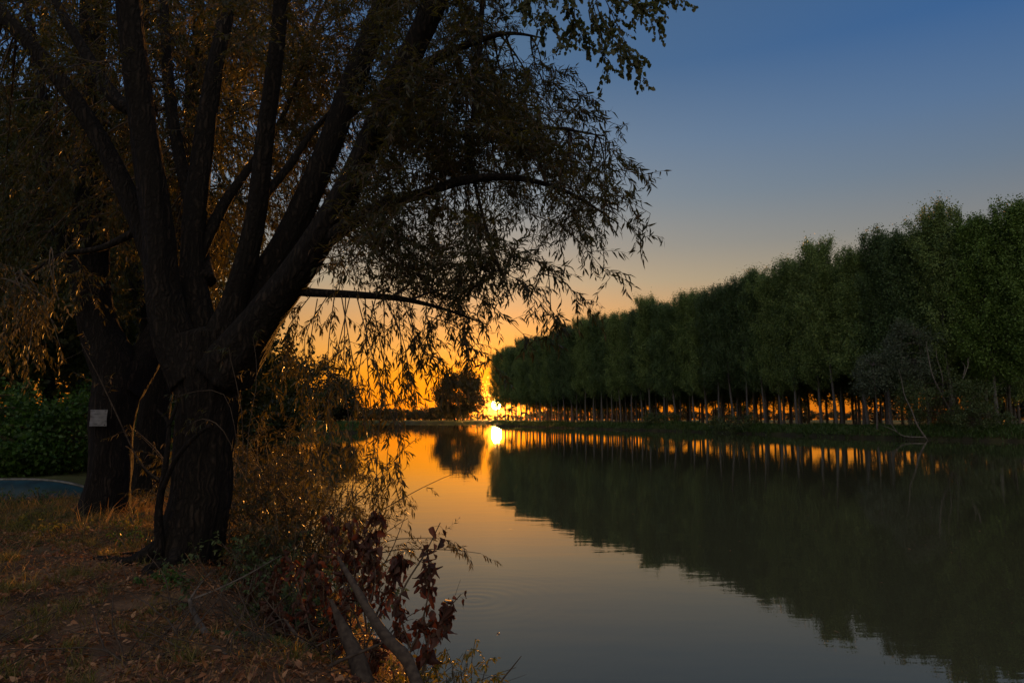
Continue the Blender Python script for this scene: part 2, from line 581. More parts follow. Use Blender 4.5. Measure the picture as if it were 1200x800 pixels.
def nmath(op, a, b_=None, c_=None):
    n = nt.nodes.new('ShaderNodeMath'); n.operation = op
    for i, v in enumerate((a, b_, c_)):
        if v is None:
            continue
        if isinstance(v, (int, float)):
            n.inputs[i].default_value = v
        else:
            nt.links.new(v, n.inputs[i])
    return n.outputs[0]


wav = nmath('ADD', nmath('MULTIPLY', wnoise(1.0, 3, (0.5, 1.6, 1), 0.12), 0.005), nmath('MULTIPLY', wnoise(1.0, 2, (3.0, 8.0, 1), -0.1), 0.0006))
wav = nmath('ADD', wav, nmath('MULTIPLY', wnoise(1.0, 2, (0.07, 0.16, 1), 0.3), 0.004))
# rings spreading from a spot near the bank
sp = nt.nodes.new('ShaderNodeVectorMath'); sp.operation = 'DISTANCE'
RC = P(556, 694, 9.5)
cxyz = (RC[0], 2.4 * 800 / (694 - HOR), 0)
nt.links.new(tcn.outputs['Object'], sp.inputs[0]); sp.inputs[1].default_value = cxyz
dist = sp.outputs['Value']
ring = nmath('MULTIPLY', nmath('SINE', nmath('MULTIPLY', dist, 30.0)), nmath('EXPONENT', nmath('MULTIPLY', dist, -1.4)))
wav = nmath('ADD', wav, nmath('MULTIPLY', ring, 0.0009))
b = nt.nodes.new('ShaderNodeBsdfPrincipled')
b.inputs['Base Color'].default_value = (0.055, 0.055, 0.030, 1)
b.inputs['Roughness'].default_value = 0.008
b.inputs['IOR'].default_value = 1.333
b.inputs['Specular IOR Level'].default_value = 0.62
bp = nt.nodes.new('ShaderNodeBump'); bp.inputs['Distance'].default_value = 1.0; bp.inputs['Strength'].default_value = 0.5
nt.links.new(wav, bp.inputs['Height']); nt.links.new(bp.outputs[0], b.inputs['Normal'])
nt.links.new(b.outputs[0], out.inputs[0])

# ------------------------------------------------------------------ terrain and water
RIVER = np.array([
    (14, -40), (6, -12), (3.2, -4), (1.6, 0.5), (0.3, 4.0), (-0.9, 6.2), (-2.2, 8.6), (-4.2, 12), (-7.2, 17), (-11, 24), (-20, 45),
    (-30, 75), (-42, 105), (-30, 118), (-26, 130), (-34, 145), (-60, 180), (-110, 260), (-150, 350), (-170, 440), (-100, 452),
    (-72, 450), (-64, 434), (-52, 424), (-34, 421), (-20, 423), (-13, 405), (-9.5, 340), (-8, 300), (-6.5, 262), (-3, 238), (8, 205), (20, 170),
    (33, 137), (40, 110), (44.0, 90), (50, 80), (56, 73), (75, 50), (110, 10), (140, -40)], float)


def river_dist(x, y):
    """distance to the waterline, positive on land"""
    x, y = np.asarray(x, float), np.asarray(y, float)
    best = np.full(x.shape, 1e9)
    inside = np.zeros(x.shape, bool)
    n = len(RIVER)
    for i in range(n):
        ax, ay = RIVER[i]
        bx, by = RIVER[(i + 1) % n]
        dx, dy = bx - ax, by - ay
        t = np.clip(((x - ax) * dx + (y - ay) * dy) / (dx * dx + dy * dy), 0, 1)
        best = np.minimum(best, np.hypot(x - ax - t * dx, y - ay - t * dy))
        c = ((ay > y) != (by > y)) & (x < (bx - ax) * (y - ay) / (by - ay + 1e-12) + ax)
        inside ^= c
    return np.where(inside, -best, best)


def sstep(a, b_, x):
    t = np.clip((x - a) / (b_ - a), 0, 1)
    return t * t * (3 - 2 * t)


def ground_z(x, y):
    x, y = np.asarray(x, float), np.asarray(y, float)
    d0 = river_dist(x, y)
    r = np.hypot(x, y)
    near = 1 - sstep(22, 45, r)
    d = d0 + (noise2(x * 0.35, y * 0.35, 4) - 0.5) * (1.2 - near * 0.7) + (noise2(x * 1.6, y * 1.6, 9) - 0.5) * 0.4
    top = 0.92 * near + 1.35 * (1 - near)
    wid = 1.7 * near + 2.6 * (1 - near)
    z = np.where(d > 0, top * sstep(-0.35, 1, d / wid) ** 0.8, np.maximum(-1.6, d * 0.5))
    z = z + near * np.clip(d, 0, 1) * ((fbm(x * 0.7, y * 0.7, 2) - 0.5) * 0.22 + (fbm(x * 3.2, y * 3.2, 5) - 0.5) * 0.09)
    z = z + (1 - near) * np.clip(d / 4, 0, 1) * (fbm(x * 0.05, y * 0.05, 3) - 0.5) * 0.5
    return z


def axis(segs):
    out_ = []
    for a, b_, s in segs:
        out_ += list(np.arange(a, b_, s))
    out_.append(segs[-1][1])
    return np.array(out_)


ax_x = np.concatenate([-np.geomspace(1700, 260, 9), axis([(-240, -60, 6), (-60, -14, 1.3), (-14, -9, 0.25), (-9, 3, 0.07), (3, 14, 0.6), (14, 100, 1.1), (100, 200, 8)]), np.geomspace(220, 1700, 9)])
ax_y = np.concatenate([-np.geomspace(600, 60, 7), axis([(-45, -5, 3), (-5, 2, 0.4), (2, 12, 0.07), (12, 22, 0.3), (22, 270, 1.3), (270, 480, 3.0)]), np.geomspace(500, 1900, 10)])
GX, GY = np.meshgrid(ax_x, ax_y)
GZ = ground_z(GX.ravel(), GY.ravel())
nx, ny = len(ax_x), len(ax_y)
ii, jj = np.meshgrid(np.arange(nx - 1), np.arange(ny - 1))
b0 = (jj * nx + ii).ravel()
gf = np.stack([b0, b0 + 1, b0 + nx + 1, b0 + nx], -1)
turf = sstep(9, 16, np.hypot(GX, GY).ravel() + 4 * fbm(GX.ravel() * .5, GY.ravel() * .5, 8))
gme = mesh('ground', [(np.stack([GX.ravel(), GY.ravel(), GZ], -1), gf)], M_GROUND, True, {'turf': turf, 'wet': 1 - sstep(.35, 1.2, GZ)})
tag(obj('ground', gme), 'bare soil bank and grassy land around the river', None, kind='structure')
wv = np.array([(-400, -120, 0), (400, -120, 0), (400, 700, 0), (-400, 700, 0)], float)
tag(obj('water', mesh('water', [(wv, np.array([[0, 1, 2, 3]]))], M_WATER)), 'calm river reflecting the sunset sky', None, kind='structure')


# thin haze volume added to imitate lens glow round the low sun
M_HAZE, nt, out = mat('added_glow_haze')
pv = nt.nodes.new('ShaderNodeVolumePrincipled')
pv.inputs['Color'].default_value = (0.95, 0.93, 0.9, 1)
pv.inputs['Density'].default_value = 5e-6
pv.inputs['Anisotropy'].default_value = 0.95
nt.links.new(pv.outputs[0], out.inputs['Volume'])
hx = np.array([(x, y, z) for x in (-1800, 1800) for y in (-700, 2000) for z in (-3.0, 40.0)], float)
hq = np.array([[0, 1, 3, 2], [4, 6, 7, 5], [0, 4, 5, 1], [2, 3, 7, 6], [0, 2, 6, 4], [1, 5, 7, 3]])
tag(obj('haze', mesh('haze', [(hx, hq)], M_HAZE)), 'thin haze added to imitate lens glow round the low sun', None, kind='stuff')

# ------------------------------------------------------------------ branching foliage
def sweep(starts, dirs, lens, K=6, droop=0.5, wob=0.12, g=None):
    """vectorised drooping shoots (N,K,3)"""
    g = g or rng
    n = len(starts)
    pts = [starts]
    d = unit(dirs)
    st = (np.broadcast_to(lens, (n,)) / (K - 1))[:, None]
    for k in range(K - 1):
        d = unit(d + np.array([0, 0, -1.0]) * droop / (K - 1) + g.normal(size=(n, 3)) * wob)
        pts.append(pts[-1] + d * st)
    return np.stack(pts, 1)


def along(pts, t):
    """points and directions at parameters t (N,M) on polylines (N,K,3)"""
    N, K, _ = pts.shape
    f = t * (K - 1)
    i = np.minimum(f.astype(int), K - 2)
    u = (f - i)[..., None]
    r = np.arange(N)[:, None]
    a, b_ = pts[r, i], pts[r, i + 1]
    return a + (b_ - a) * u, unit(b_ - a)


def leaf_shoots(tw, per, L, W, g=None, t0=0.12, hang=0.5, spread=0.75, **kw):
    g = g or rng
    n = len(tw)
    t = np.clip(np.linspace(t0, 1, per)[None] + g.uniform(-.02, .02, (n, per)), 0, 1)
    p, d = along(tw, t)
    p, d = p.reshape(-1, 3), d.reshape(-1, 3)
    side = rvec(len(p), g)
    side = unit(side - d * (side * d).sum(-1, keepdims=True))
    D = unit(d * (1 - spread * .4) + side * spread + np.array([0, 0, -hang]))
    U = unit(np.array([0, 0, 1.0]) + g.normal(size=(len(p), 3)) * 0.6)
    sz = g.uniform(.65, 1.15, len(p))
    return leaves(p, D, U, L * sz, W * sz * g.uniform(.8, 1.15, len(p)), **kw)


def branches_to(nodes, targets, g, K=9, sag=0.25, bias=0.35):
    """curved boughs from the nearest skeleton node to each target"""
    out_ = []
    for T in targets:
        dd = np.linalg.norm(nodes - T, axis=1) + bias * np.maximum(nodes[:, 2] - T[2], -0.3) * -0.5 + g.uniform(0, .5, len(nodes))
        N0 = nodes[np.argmin(dd)]
        v = T - N0
        l = np.linalg.norm(v)
        mid = N0 + v * 0.45 + np.array([0, 0, sag * l]) + g.normal(size=3) * l * 0.09
        t = np.linspace(0, 1, K)[:, None]
        out_.append((1 - t) ** 2 * N0 + 2 * t * (1 - t) * mid + t * t * T)
    return np.array(out_)


def foliage(bough, g, ntw, tl, per, L, W, droop=0.7, t_from=0.35, down=0.4, upw=0.0, **kw):
    n = len(bough)
    t = g.uniform(t_from, 1, (n, ntw))
    t[:, 0] = 1.0
    p, d = along(bough, t)
    p, d = p.reshape(-1, 3), d.reshape(-1, 3)
    side = rvec(len(p), g)
    dirs = d * 0.7 + side * 0.75 + np.array([0, 0, upw - down])
    tw = sweep(p, dirs, g.uniform(tl[0], tl[1], len(p)), 6, droop, 0.13, g)
    lv = leaf_shoots(tw, per, L, W, g, **kw)
    return tw, lv


def inpoly(px, py, poly):
    ins = np.zeros(px.shape, bool)
    n = len(poly)
    for i in range(n):
        ax, ay = poly[i]
        bx, by = poly[(i + 1) % n]
        ins ^= ((ay > py) != (by > py)) & (px < (bx - ax) * (py - ay) / (by - ay + 1e-9) + ax)
    return ins


def sample_region(poly, n, d0, d1, g):
    poly = np.array(poly, float)
    out_ = []
    while len(out_) < n:
        px = g.uniform(poly[:, 0].min(), poly[:, 0].max(), 400)
        py = g.uniform(poly[:, 1].min(), poly[:, 1].max(), 400)
        k = inpoly(px, py, poly)
        for a, b_ in zip(px[k], py[k]):
            out_.append((a, b_))
    a = np.array(out_[:n])
    return Pv(a[:, 0], a[:, 1], g.uniform(d0, d1, n))


# ------------------------------------------------------------------ the big willow in front
def gpt(px, py_guess_d, dz=0.0):
    """ground point straight below pixel column px at distance d"""
    d = py_guess_d
    x = (px - 600) / F * d / (math.cos(PITCH)) * math.cos(PITCH)
    return np.array([x, d, float(ground_z(np.array([x]), np.array([d]))[0]) + dz])


def build_willow():
    g = np.random.default_rng(5)
    base = gpt(222, 7.3, -0.15)
    t = thing('willow_tree', base, 'large many-stemmed willow leaning over the water in front, its trunk forking low into thick limbs', 'tree')
    D = 7.3
    trunk = [base, P(231, 590, D), P(236, 530, D), P(242, 480, D), P(243, 435, D), P(240, 392, D)]
    ch = [bark_tube(trunk, [0.33, 0.285, 0.275, 0.29, 0.335, 0.31], 88, 0.03, 0.09, 22, 1, flare=0.12)]
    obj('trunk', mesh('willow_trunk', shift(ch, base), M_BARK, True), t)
    th_ = 0.8
    limbs = [  # (control points px, py, depth), radii
        ([(232, 440, 7.25), (205, 400, 7.2), (190, 340, 7.15), (183, 260, 7.1), (168, 150, 7.0), (150, 0, 6.9), (138, -140, 6.8)], [.30, .27, .215, .19, .17, .15, .13]),
        ([(225, 425, 7.4), (200, 360, 7.45), (165, 265, 7.5), (125, 180, 7.5), (75, 100, 7.4), (0, 15, 7.3), (-80, -70, 7.2)], [.20, .165, .135, .125, .115, .10, .08]),
        ([(235, 400, 7.5), (226, 300, 7.6), (236, 190, 7.7), (250, 90, 7.8), (268, 0, 7.9), (280, -120, 8)], [.20, .16, .14, .125, .11, .08]),
        ([(250, 420, 7.3), (275, 350, 7.2), (298, 260, 7.1), (312, 150, 7.0), (326, 40, 6.9), (336, -90, 6.8)], [.22, .165, .13, .115, .10, .08]),
        ([(255, 430, 7.3), (290, 360, 7.4), (338, 280, 7.5), (378, 190, 7.6), (415, 90, 7.7), (455, -10, 7.8), (500, -120, 7.9)], [.26, .235, .205, .18, .165, .14, .10]),
        ([(262, 440, 7.2), (308, 375, 7.0), (362, 300, 6.8), (408, 220, 6.6), (455, 120, 6.4), (512, 0, 6.2), (560, -100, 6.1)], [.28, .235, .20, .165, .15, .125, .10]),
        ([(240, 330, 7.6), (225, 250, 8.2), (200, 120, 8.6), (190, -40, 9)], [.12, .1, .09, .06]),
    ]
    for k, (a_, ln_) in enumerate([(-2.6, .8), (-1.35, .8), (2.9, .7)]):
        q = [base + np.array([math.cos(a_) * .12, math.sin(a_) * .12, .32])]
        for m_ in range(1, 6):
            rr_ = .3 + ln_ * m_ / 5
            aa = a_ + .25 * math.sin(m_ * 1.7 + k)
            xx, yy = base[0] + math.cos(aa) * rr_, base[1] + math.sin(aa) * rr_
            q.append(np.array([xx, yy, float(ground_z(np.array([xx]), np.array([yy]))[0]) + .03 - .012 * m_]))
        obj('root', mesh('willow_root', shift([bark_tube(q, [.10, .065, .045, .032, .02, .01], 14, .05, .1, 6, 90 + k)], base), M_BARK, True), t)
    nodes = []
    for k, (c, r) in enumerate(limbs):
        pts = [P(*q) for q in c]
        v = bark_tube(pts, [r[0]] + [q * th_ for q in r[1:]], 44, 0.05, 0.075, 14, 20 + k)
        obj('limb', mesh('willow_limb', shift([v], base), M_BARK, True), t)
        nodes.append(catmull(pts, 30)[9:])
    sub = [  # thinner boughs
        ([(372, 290, 6.8), (410, 262, 6.5), (450, 240, 6.2), (500, 225, 6.0), (540, 212, 5.9), (600, 208, 5.8), (665, 225, 5.7), (725, 262, 5.6)], [.085, .07, .06, .052, .045, .03, .016, .005]),
        ([(338, 340, 7.0), (372, 343, 6.8), (415, 345, 6.6), (470, 350, 6.4), (520, 362, 6.3), (570, 380, 6.2)], [.05, .043, .036, .028, .016, .005]),
        ([(440, 155, 6.5), (500, 150, 6.3), (560, 160, 6.2), (640, 150, 6.1), (710, 160, 6.0)], [.06, .042, .03, .018, .005]),
        ([(470, 90, 6.3), (530, 60, 6.2), (590, 40, 6.1), (640, 45, 6.0)], [.06, .04, .02, .005]),
        ([(300, 240, 7.1), (335, 200, 7.4), (370, 150, 7.7), (410, 110, 8.0)], [.06, .05, .035, .02]),
        ([(228, 310, 7.6), (262, 240, 7.9), (290, 200, 8.2), (330, 140, 8.6), (360, 60, 9)], [.08, .065, .05, .035, .02]),
        ([(178, 130, 7.1), (140, 120, 7.2), (105, 70, 7.3), (65, 0, 7.4), (40, -60, 7.5)], [.09, .075, .065, .05, .03]),
        ([(165, 268, 7.5), (120, 290, 7.4), (70, 300, 7.3), (20, 330, 7.2)], [.05, .035, .025, .012]),
        ([(395, 150, 7.6), (440, 110, 8.0), (500, 90, 8.4), (560, 100, 8.7)], [.05, .04, .03, .015]),
        ([(545, 200, 5.9), (556, 120, 5.9), (562, 60, 5.9), (566, -10, 5.9)], [.016, .018, .02, .024]),
        ([(548, 170, 6.0), (560, 230, 6.0), (580, 300, 5.9), (600, 350, 5.9)], [.02, .016, .012, .006]),
    ]
    for k, (c, r) in enumerate(sub):
        pts = [P(*q) for q in c]
        v = bark_tube(pts, r, 14, 0.07, 0.05, 6, 60 + k)
        obj('bough', mesh('willow_bough', shift([v], base), M_BARK, True), t)
        nodes.append(catmull(pts, 26)[5:])
    nodes = np.vstack(nodes)
    # right-hand crown over the water
    polyR = [(440, -60), (610, -60), (610, 30), (585, 75), (655, 120), (680, 150), (690, 190), (715, 205), (712, 240), (725, 262), (680, 275), (640, 300), (615, 335), (575, 350),
             (540, 385), (500, 370), (460, 345), (400, 320), (380, 290), (420, 220), (430, 100)]
    polyL = [(-40, -80), (470, -80), (430, 110), (385, 260), (345, 330), (290, 370), (170, 380), (60, 340), (-40, 330)]
    tR = np.vstack([sample_region(polyR, 215, 5.3, 7.6, g), sample_region(polyR, 150, 7.6, 10, g)])
    tL = np.vstack([sample_region(polyL, 190, 7.9, 10.5, g), sample_region([(300, -60), (480, -60), (440, 120), (370, 250), (310, 120)], 70, 7.8, 9.5, g), sample_region([(-20, -60), (430, -60), (390, 90), (0, 120)], 16, 6.0, 7.2, g)])
    bR = branches_to(nodes, tR, g, sag=0.16)
    bL = branches_to(nodes, tL, g, sag=0.16)
    bo = np.vstack([bR, bL])
    ln = np.linalg.norm(bo[:, -1] - bo[:, 0], axis=1)
    r0 = np.clip(0.004 + 0.0048 * ln, 0.004, 0.018)
    rr = r0[:, None] * np.linspace(1, 0.22, bo.shape[1])[None]
    tw1, lf1 = foliage(bR, g, 11, (0.2, 0.5), 17, 0.078, 0.0165, droop=0.3, down=-0.12, hang=.2)
    tw2, lf2 = foliage(bL, g, 10, (0.25, 0.6), 20, 0.08, 0.018, droop=0.3, down=-0.1, hang=.2)
    # hanging strands of the curtain by the trunk
    strands = [(392, 346, 386, 530, 6.4), (405, 348, 418, 612, 6.3), (428, 350, 446, 650, 6.2), (436, 352, 462, 560, 6.1), (452, 352, 476, 462, 6.2), (418, 347, 470, 575, 6.1),
               (385, 345, 352, 470, 6.8), (365, 345, 335, 430, 7.0), (520, 365, 514, 440, 6.2), (548, 372, 545, 425, 6.1), 
               (410, 347, 380, 600, 6.5), (440, 350, 400, 640, 6.5), (345, 360, 318, 470, 7.2), (500, 360, 500, 430, 6.4), (450, 350, 440, 600, 6.0), (635, 300, 650, 372, 5.8),
               (372, 350, 362, 560, 6.9), (480, 355, 530, 455, 6.1), (400, 346, 430, 545, 6.0), (465, 352, 455, 600, 6.1)]
    st = []
    for a, b_, c, d_, dp in strands:
        p0, p1 = P(a, b_, dp), P(c, d_, dp - 0.1)
        w = np.array([0, 0, .12]) * np.linalg.norm(p1 - p0)
        q = catmull([p0, p0 * .6 + p1 * .4 + w * .3 + g.normal(size=3) * .06, p0 * .25 + p1 * .75 + g.normal(size=3) * .05, p1], 9)
        st.append(q)
    st = np.array(st)
    tw3, lf3 = foliage(st, g, 17, (0.14, 0.36), 11, 0.085, 0.018, droop=0.9, t_from=0.05, down=0.1, hang=.35)
    # outlying sprays at the crown's right edge
    tips = [(600, 208, 5.8, 755, 205, 5.7), (640, 215, 5.8, 755, 278, 5.6), (680, 240, 5.7, 762, 250, 5.6), (620, 250, 5.8, 715, 325, 5.7), (600, 300, 5.9, 686, 358, 5.8),
            (560, 310, 6.0, 655, 378, 5.9), (610, 140, 6.1, 728, 148, 6.0), (600, 110, 6.1, 690, 116, 6.0), (560, 90, 6.2, 650, 84, 6.0), (640, 170, 6.0, 735, 185, 5.9),
            (520, 340, 6.2, 620, 398, 6.0), (500, 370, 6.3, 585, 436, 6.1)]
    sp_ = []
    for a, b_, d0, c, e, d1 in tips:
        p0, p1 = P(a, b_, d0), P(c, e, d1)
        sp_.append(catmull([p0, p0 * .5 + p1 * .5 + np.array([0, 0, .12]), p1], 9))
    sp_ = np.array(sp_)
    tw4, lf4 = foliage(sp_, g, 14, (0.14, 0.34), 12, 0.09, 0.018, droop=0.4, t_from=0.25, down=0.0, hang=.3)
    ch = [tubes(bo, rr, 5)]
    for q in (st, sp_):
        ch.append(tubes(q, np.linspace(.0055, .002, 9)[None] * np.ones((len(q), 1)), 4))
    for q in (tw1, tw2, tw3, tw4):
        ch.append(tubes(q, np.linspace(.0032, .0012, 6)[None] * np.ones((len(q), 1)), 3))
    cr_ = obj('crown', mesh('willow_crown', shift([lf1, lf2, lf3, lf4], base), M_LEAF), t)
    obj('twigs', mesh('willow_twigs', shift(ch, base), M_TWIG), cr_)


build_willow()


# ------------------------------------------------------------------ other trees on the near bank
def near_tree(name, label, base, trunks, poly, n, d0, d1, leafmat_, barkm, seed, L=0.11, W=0.026, per=20, ntw=10, extra_dens=1.0, sides=48, tl=(0.45, 1.0)):
    g = np.random.default_rng(seed)
    t = thing(name, base, label, 'tree')
    nodes = []
    for k, (c, r) in enumerate(trunks):
        v = bark_tube(c, r, sides if k == 0 else 32, 0.05, 0.07, 16, seed + k, flare=0.1 if k == 0 else 0)
        obj('trunk' if k == 0 else 'limb', mesh(name + '_wood', shift([v], base), barkm, True), t)
        nodes.append(catmull(c, 30)[12 if k == 0 else 5:])
    nodes = np.vstack(nodes)
    T = sample_region(poly, n, d0, d1, g)
    b_ = branches_to(nodes, T, g, sag=0.14)
    tw, lf = foliage(b_, g, ntw, tl, per, L, W, droop=0.7, down=0.25)
    ch = [tubes(b_, 0.022 * np.linspace(1, .25, b_.shape[1])[None] * np.ones((len(b_), 1)), 4), tubes(tw, np.linspace(.005, .002, 6)[None] * np.ones((len(tw), 1)), 3)]
    cr_ = obj('crown', mesh(name + '_crown', shift([lf], base), leafmat_), t)
    obj('twigs', mesh(name + '_twigs', shift(ch, base), M_TWIG), cr_)
    return t


b2 = gpt(127, 11.0, -0.15)
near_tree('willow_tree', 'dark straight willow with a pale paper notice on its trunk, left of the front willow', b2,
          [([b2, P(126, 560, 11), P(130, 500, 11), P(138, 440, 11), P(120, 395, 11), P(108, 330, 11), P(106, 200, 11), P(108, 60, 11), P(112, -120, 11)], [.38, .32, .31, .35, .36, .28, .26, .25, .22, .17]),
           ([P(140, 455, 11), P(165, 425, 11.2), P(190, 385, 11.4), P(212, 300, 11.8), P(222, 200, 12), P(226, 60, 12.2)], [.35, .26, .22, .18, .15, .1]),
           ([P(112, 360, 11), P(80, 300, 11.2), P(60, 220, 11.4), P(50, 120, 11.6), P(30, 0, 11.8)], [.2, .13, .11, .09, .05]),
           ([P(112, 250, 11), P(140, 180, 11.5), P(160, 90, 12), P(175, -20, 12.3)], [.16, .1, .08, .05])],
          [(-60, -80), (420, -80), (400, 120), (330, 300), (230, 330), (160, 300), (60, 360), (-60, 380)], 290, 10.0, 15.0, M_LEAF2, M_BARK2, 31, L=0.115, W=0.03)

b3 = gpt(168, 14.0, -0.15)
near_tree('willow_tree', 'leaning willow trunk catching orange light between the front willow and the noticed one', b3,
          [([b3, P(172, 560, 14), P(178, 500, 14), P(187, 440, 14), P(200, 380, 14.2), P(215, 250, 14.5), P(228, 90, 15)], [.36, .31, .30, .30, .28, .22, .16, .12]),
           ([P(186, 445, 14), P(170, 380, 14.3), P(150, 290, 14.7), P(130, 170, 15)], [.2, .14, .11, .07])],
          [(60, -60), (440, -60), (400, 150), (350, 320), (290, 410), (190, 400), (120, 380), (40, 200)], 170, 14, 20, M_LEAF2, M_BARK, 37, L=0.14, W=0.038)

# overhanging poplar whose branch comes in from the top edge
g_ = np.random.default_rng(77)
bt = np.array([-3.3, -1.8, float(ground_z(np.array([-3.3]), np.array([-1.8]))[0]) - .1])
tt = thing('poplar_tree', bt, 'round-leaved poplar whose leafy branch hangs in over the top edge', 'tree')
tr = [bt, bt + [0.05, .1, 2.5], bt + [.1, .3, 5], bt + [.3, .6, 8]]
obj('trunk', mesh('poplar_trunk', shift([bark_tube(tr, [.28, .22, .19, .14], 32, .08, .06, 12, 3, flare=.3)], bt), M_BARK2, True), tt)
lim = [bt + [.15, .35, 5.6], np.array([-1.6, 1.2, 7.6]), np.array([-0.2, 3.6, 8.0]), P(640, -60, 5.6), P(700, -10, 5.7)]
obj('limb', mesh('poplar_limb', shift([bark_tube(lim, [.11, .08, .06, .035, .015], 12, .08, .04, 6, 4)], bt), M_BARK2, True), tt)
nd = catmull(lim, 24)[12:]
spr = [(660, -20, 690, 50), (690, -15, 712, 84), (705, -10, 752, 88), (712, -5, 770, 20), (720, -10, 790, 0), (650, -25, 640, 30), (640, -30, 615, 10), (690, 20, 735, 60), (670, -10, 668, 40), (735, -8, 765, 5), (700, 10, 745, 72), (630, -20, 660, 55)]
q_ = []
for a, b_, c, d_ in spr:
    p0, p1 = P(a, b_, 5.7), P(c, d_, 5.7 + g_.uniform(-.3, .3))
    n0 = nd[np.argmin(np.linalg.norm(nd - p0, axis=1))]
    q_.append(catmull([n0, p0, (p0 + p1) / 2 + g_.normal(size=3) * .04, p1], 9))
q_ = np.array(q_)
tw, lf = foliage(q_, g_, 17, (0.08, 0.26), 9, 0.046, 0.04, droop=0.5, t_from=0.3, down=.1, w2=0.7, wide=.3)
tg = sample_region([(560, -200), (860, -200), (820, -70), (600, -70)], 20, 5, 7, g_)
q2 = branches_to(nd, tg, g_)
twb, lfb = foliage(q2, g_, 9, (0.2, 0.4), 8, 0.046, 0.04, droop=0.5, w2=.7, wide=.3)
obj('twigs', mesh('poplar_twigs', shift([tubes(q_, np.linspace(.007, .002, 9)[None] * np.ones((len(q_), 1)), 4), tubes(q2, np.linspace(.012, .003, 9)[None] * np.ones((len(q2), 1)), 4),
                                        tubes(tw, np.full((len(tw), 6), .0013), 3), tubes(twb, np.full((len(twb), 6), .0013), 3)], bt), M_TWIG), tt)
obj('crown', mesh('poplar_crown', shift([lf, lfb], bt), M_LEAFTOP), tt)


# ------------------------------------------------------------------ generic trees seen from afar
def crown_cloud(g, n, radii, center, size, clumps=60, asp=0.6, clump_r=0.22, hollow=0.45, up=0.3):
    """leaf faces gathered in clumps spread through an uneven ellipsoid"""
    radii = np.array(radii, float)
    d = rvec(clumps, g)
    r = g.uniform(hollow, 1.0, clumps) ** 0.6
    wob = 0.78 + 0.4 * noise2(d[:, 0] * 2.2 + 5, d[:, 2] * 2.2 + d[:, 1], int(g.integers(1000)))
    cc = d * (r * wob)[:, None] * radii
    k = g.integers(0, clumps, n)
    cr = clump_r * radii.mean() * g.uniform(.6, 1.4, clumps)
    off = g.normal(size=(n, 3)) * 0.45
    pts = cc[k] + off * cr[k][:, None] + np.array(center)
    return flakes(pts, size * g.uniform(.6, 1.4, n), asp, g, up), cc + np.array(center)


def far_tree(name, base, label, height, width, trunk_r, n, size, leafm, barkm, seed, crown_low=0.25, group=None, clumps=60, depth=None, cr=0.24, stems=1, cat='tree'):
    g = np.random.default_rng(seed)
    t = thing(name, base, label, cat, group)
    zc = height * (crown_low + (1 - crown_low) / 2)
    ch, cc = crown_cloud(g, n, (width / 2, (depth or width) / 2, height * (1 - crown_low) / 2), (0, 0, zc), size, clumps, clump_r=cr)
    wood = []
    for s in range(stems):
        sx = g.normal() * trunk_r * 2 * (stems > 1)
        p0 = np.array([sx, g.normal() * trunk_r * (stems > 1), -0.3])
        top = np.array([sx * 4 + g.normal() * width * .05, g.normal() * width * .05, height * .85])
        pth = catmull([p0, p0 * .6 + top * .4 + g.normal(size=3) * .03 * height * np.array([1, 1, 0]), top], 14)
        wood.append(tubes(pth[None], (trunk_r / math.sqrt(stems) * np.linspace(1.15, .15, 14))[None], 10))
        src = pth[5:]
        pick = g.choice(len(cc), min(len(cc), 26), replace=False)
        br = []
        for q in pick:
            low = src[src[:, 2] < cc[q, 2] + .1 * height]
            s0 = low[-1] if len(low) else src[0]
            m = (s0 + cc[q]) / 2 + np.array([0, 0, .05 * height])
            br.append(catmull([s0, m, cc[q]], 7))
        wood.append(tubes(np.array(br), trunk_r * .3 * np.linspace(1, .2, 7)[None] * np.ones((len(br), 1)), 5))
    obj('trunk', mesh(name + '_trunk', wood, barkm, True), t)
    obj('crown', mesh(name + '_crown', [ch], leafm), t)
    return t


def copy_thing(t, loc, rz, sc=1.0):
    c = t.copy()
    COL.objects.link(c)
    c.location = tuple(loc)
    c.rotation_euler = (0, 0, rz)
    c.scale = (sc, sc, sc) if np.isscalar(sc) else sc
    for ch in t.children:
        k = ch.copy()
        COL.objects.link(k)
        k.parent = c
    return c


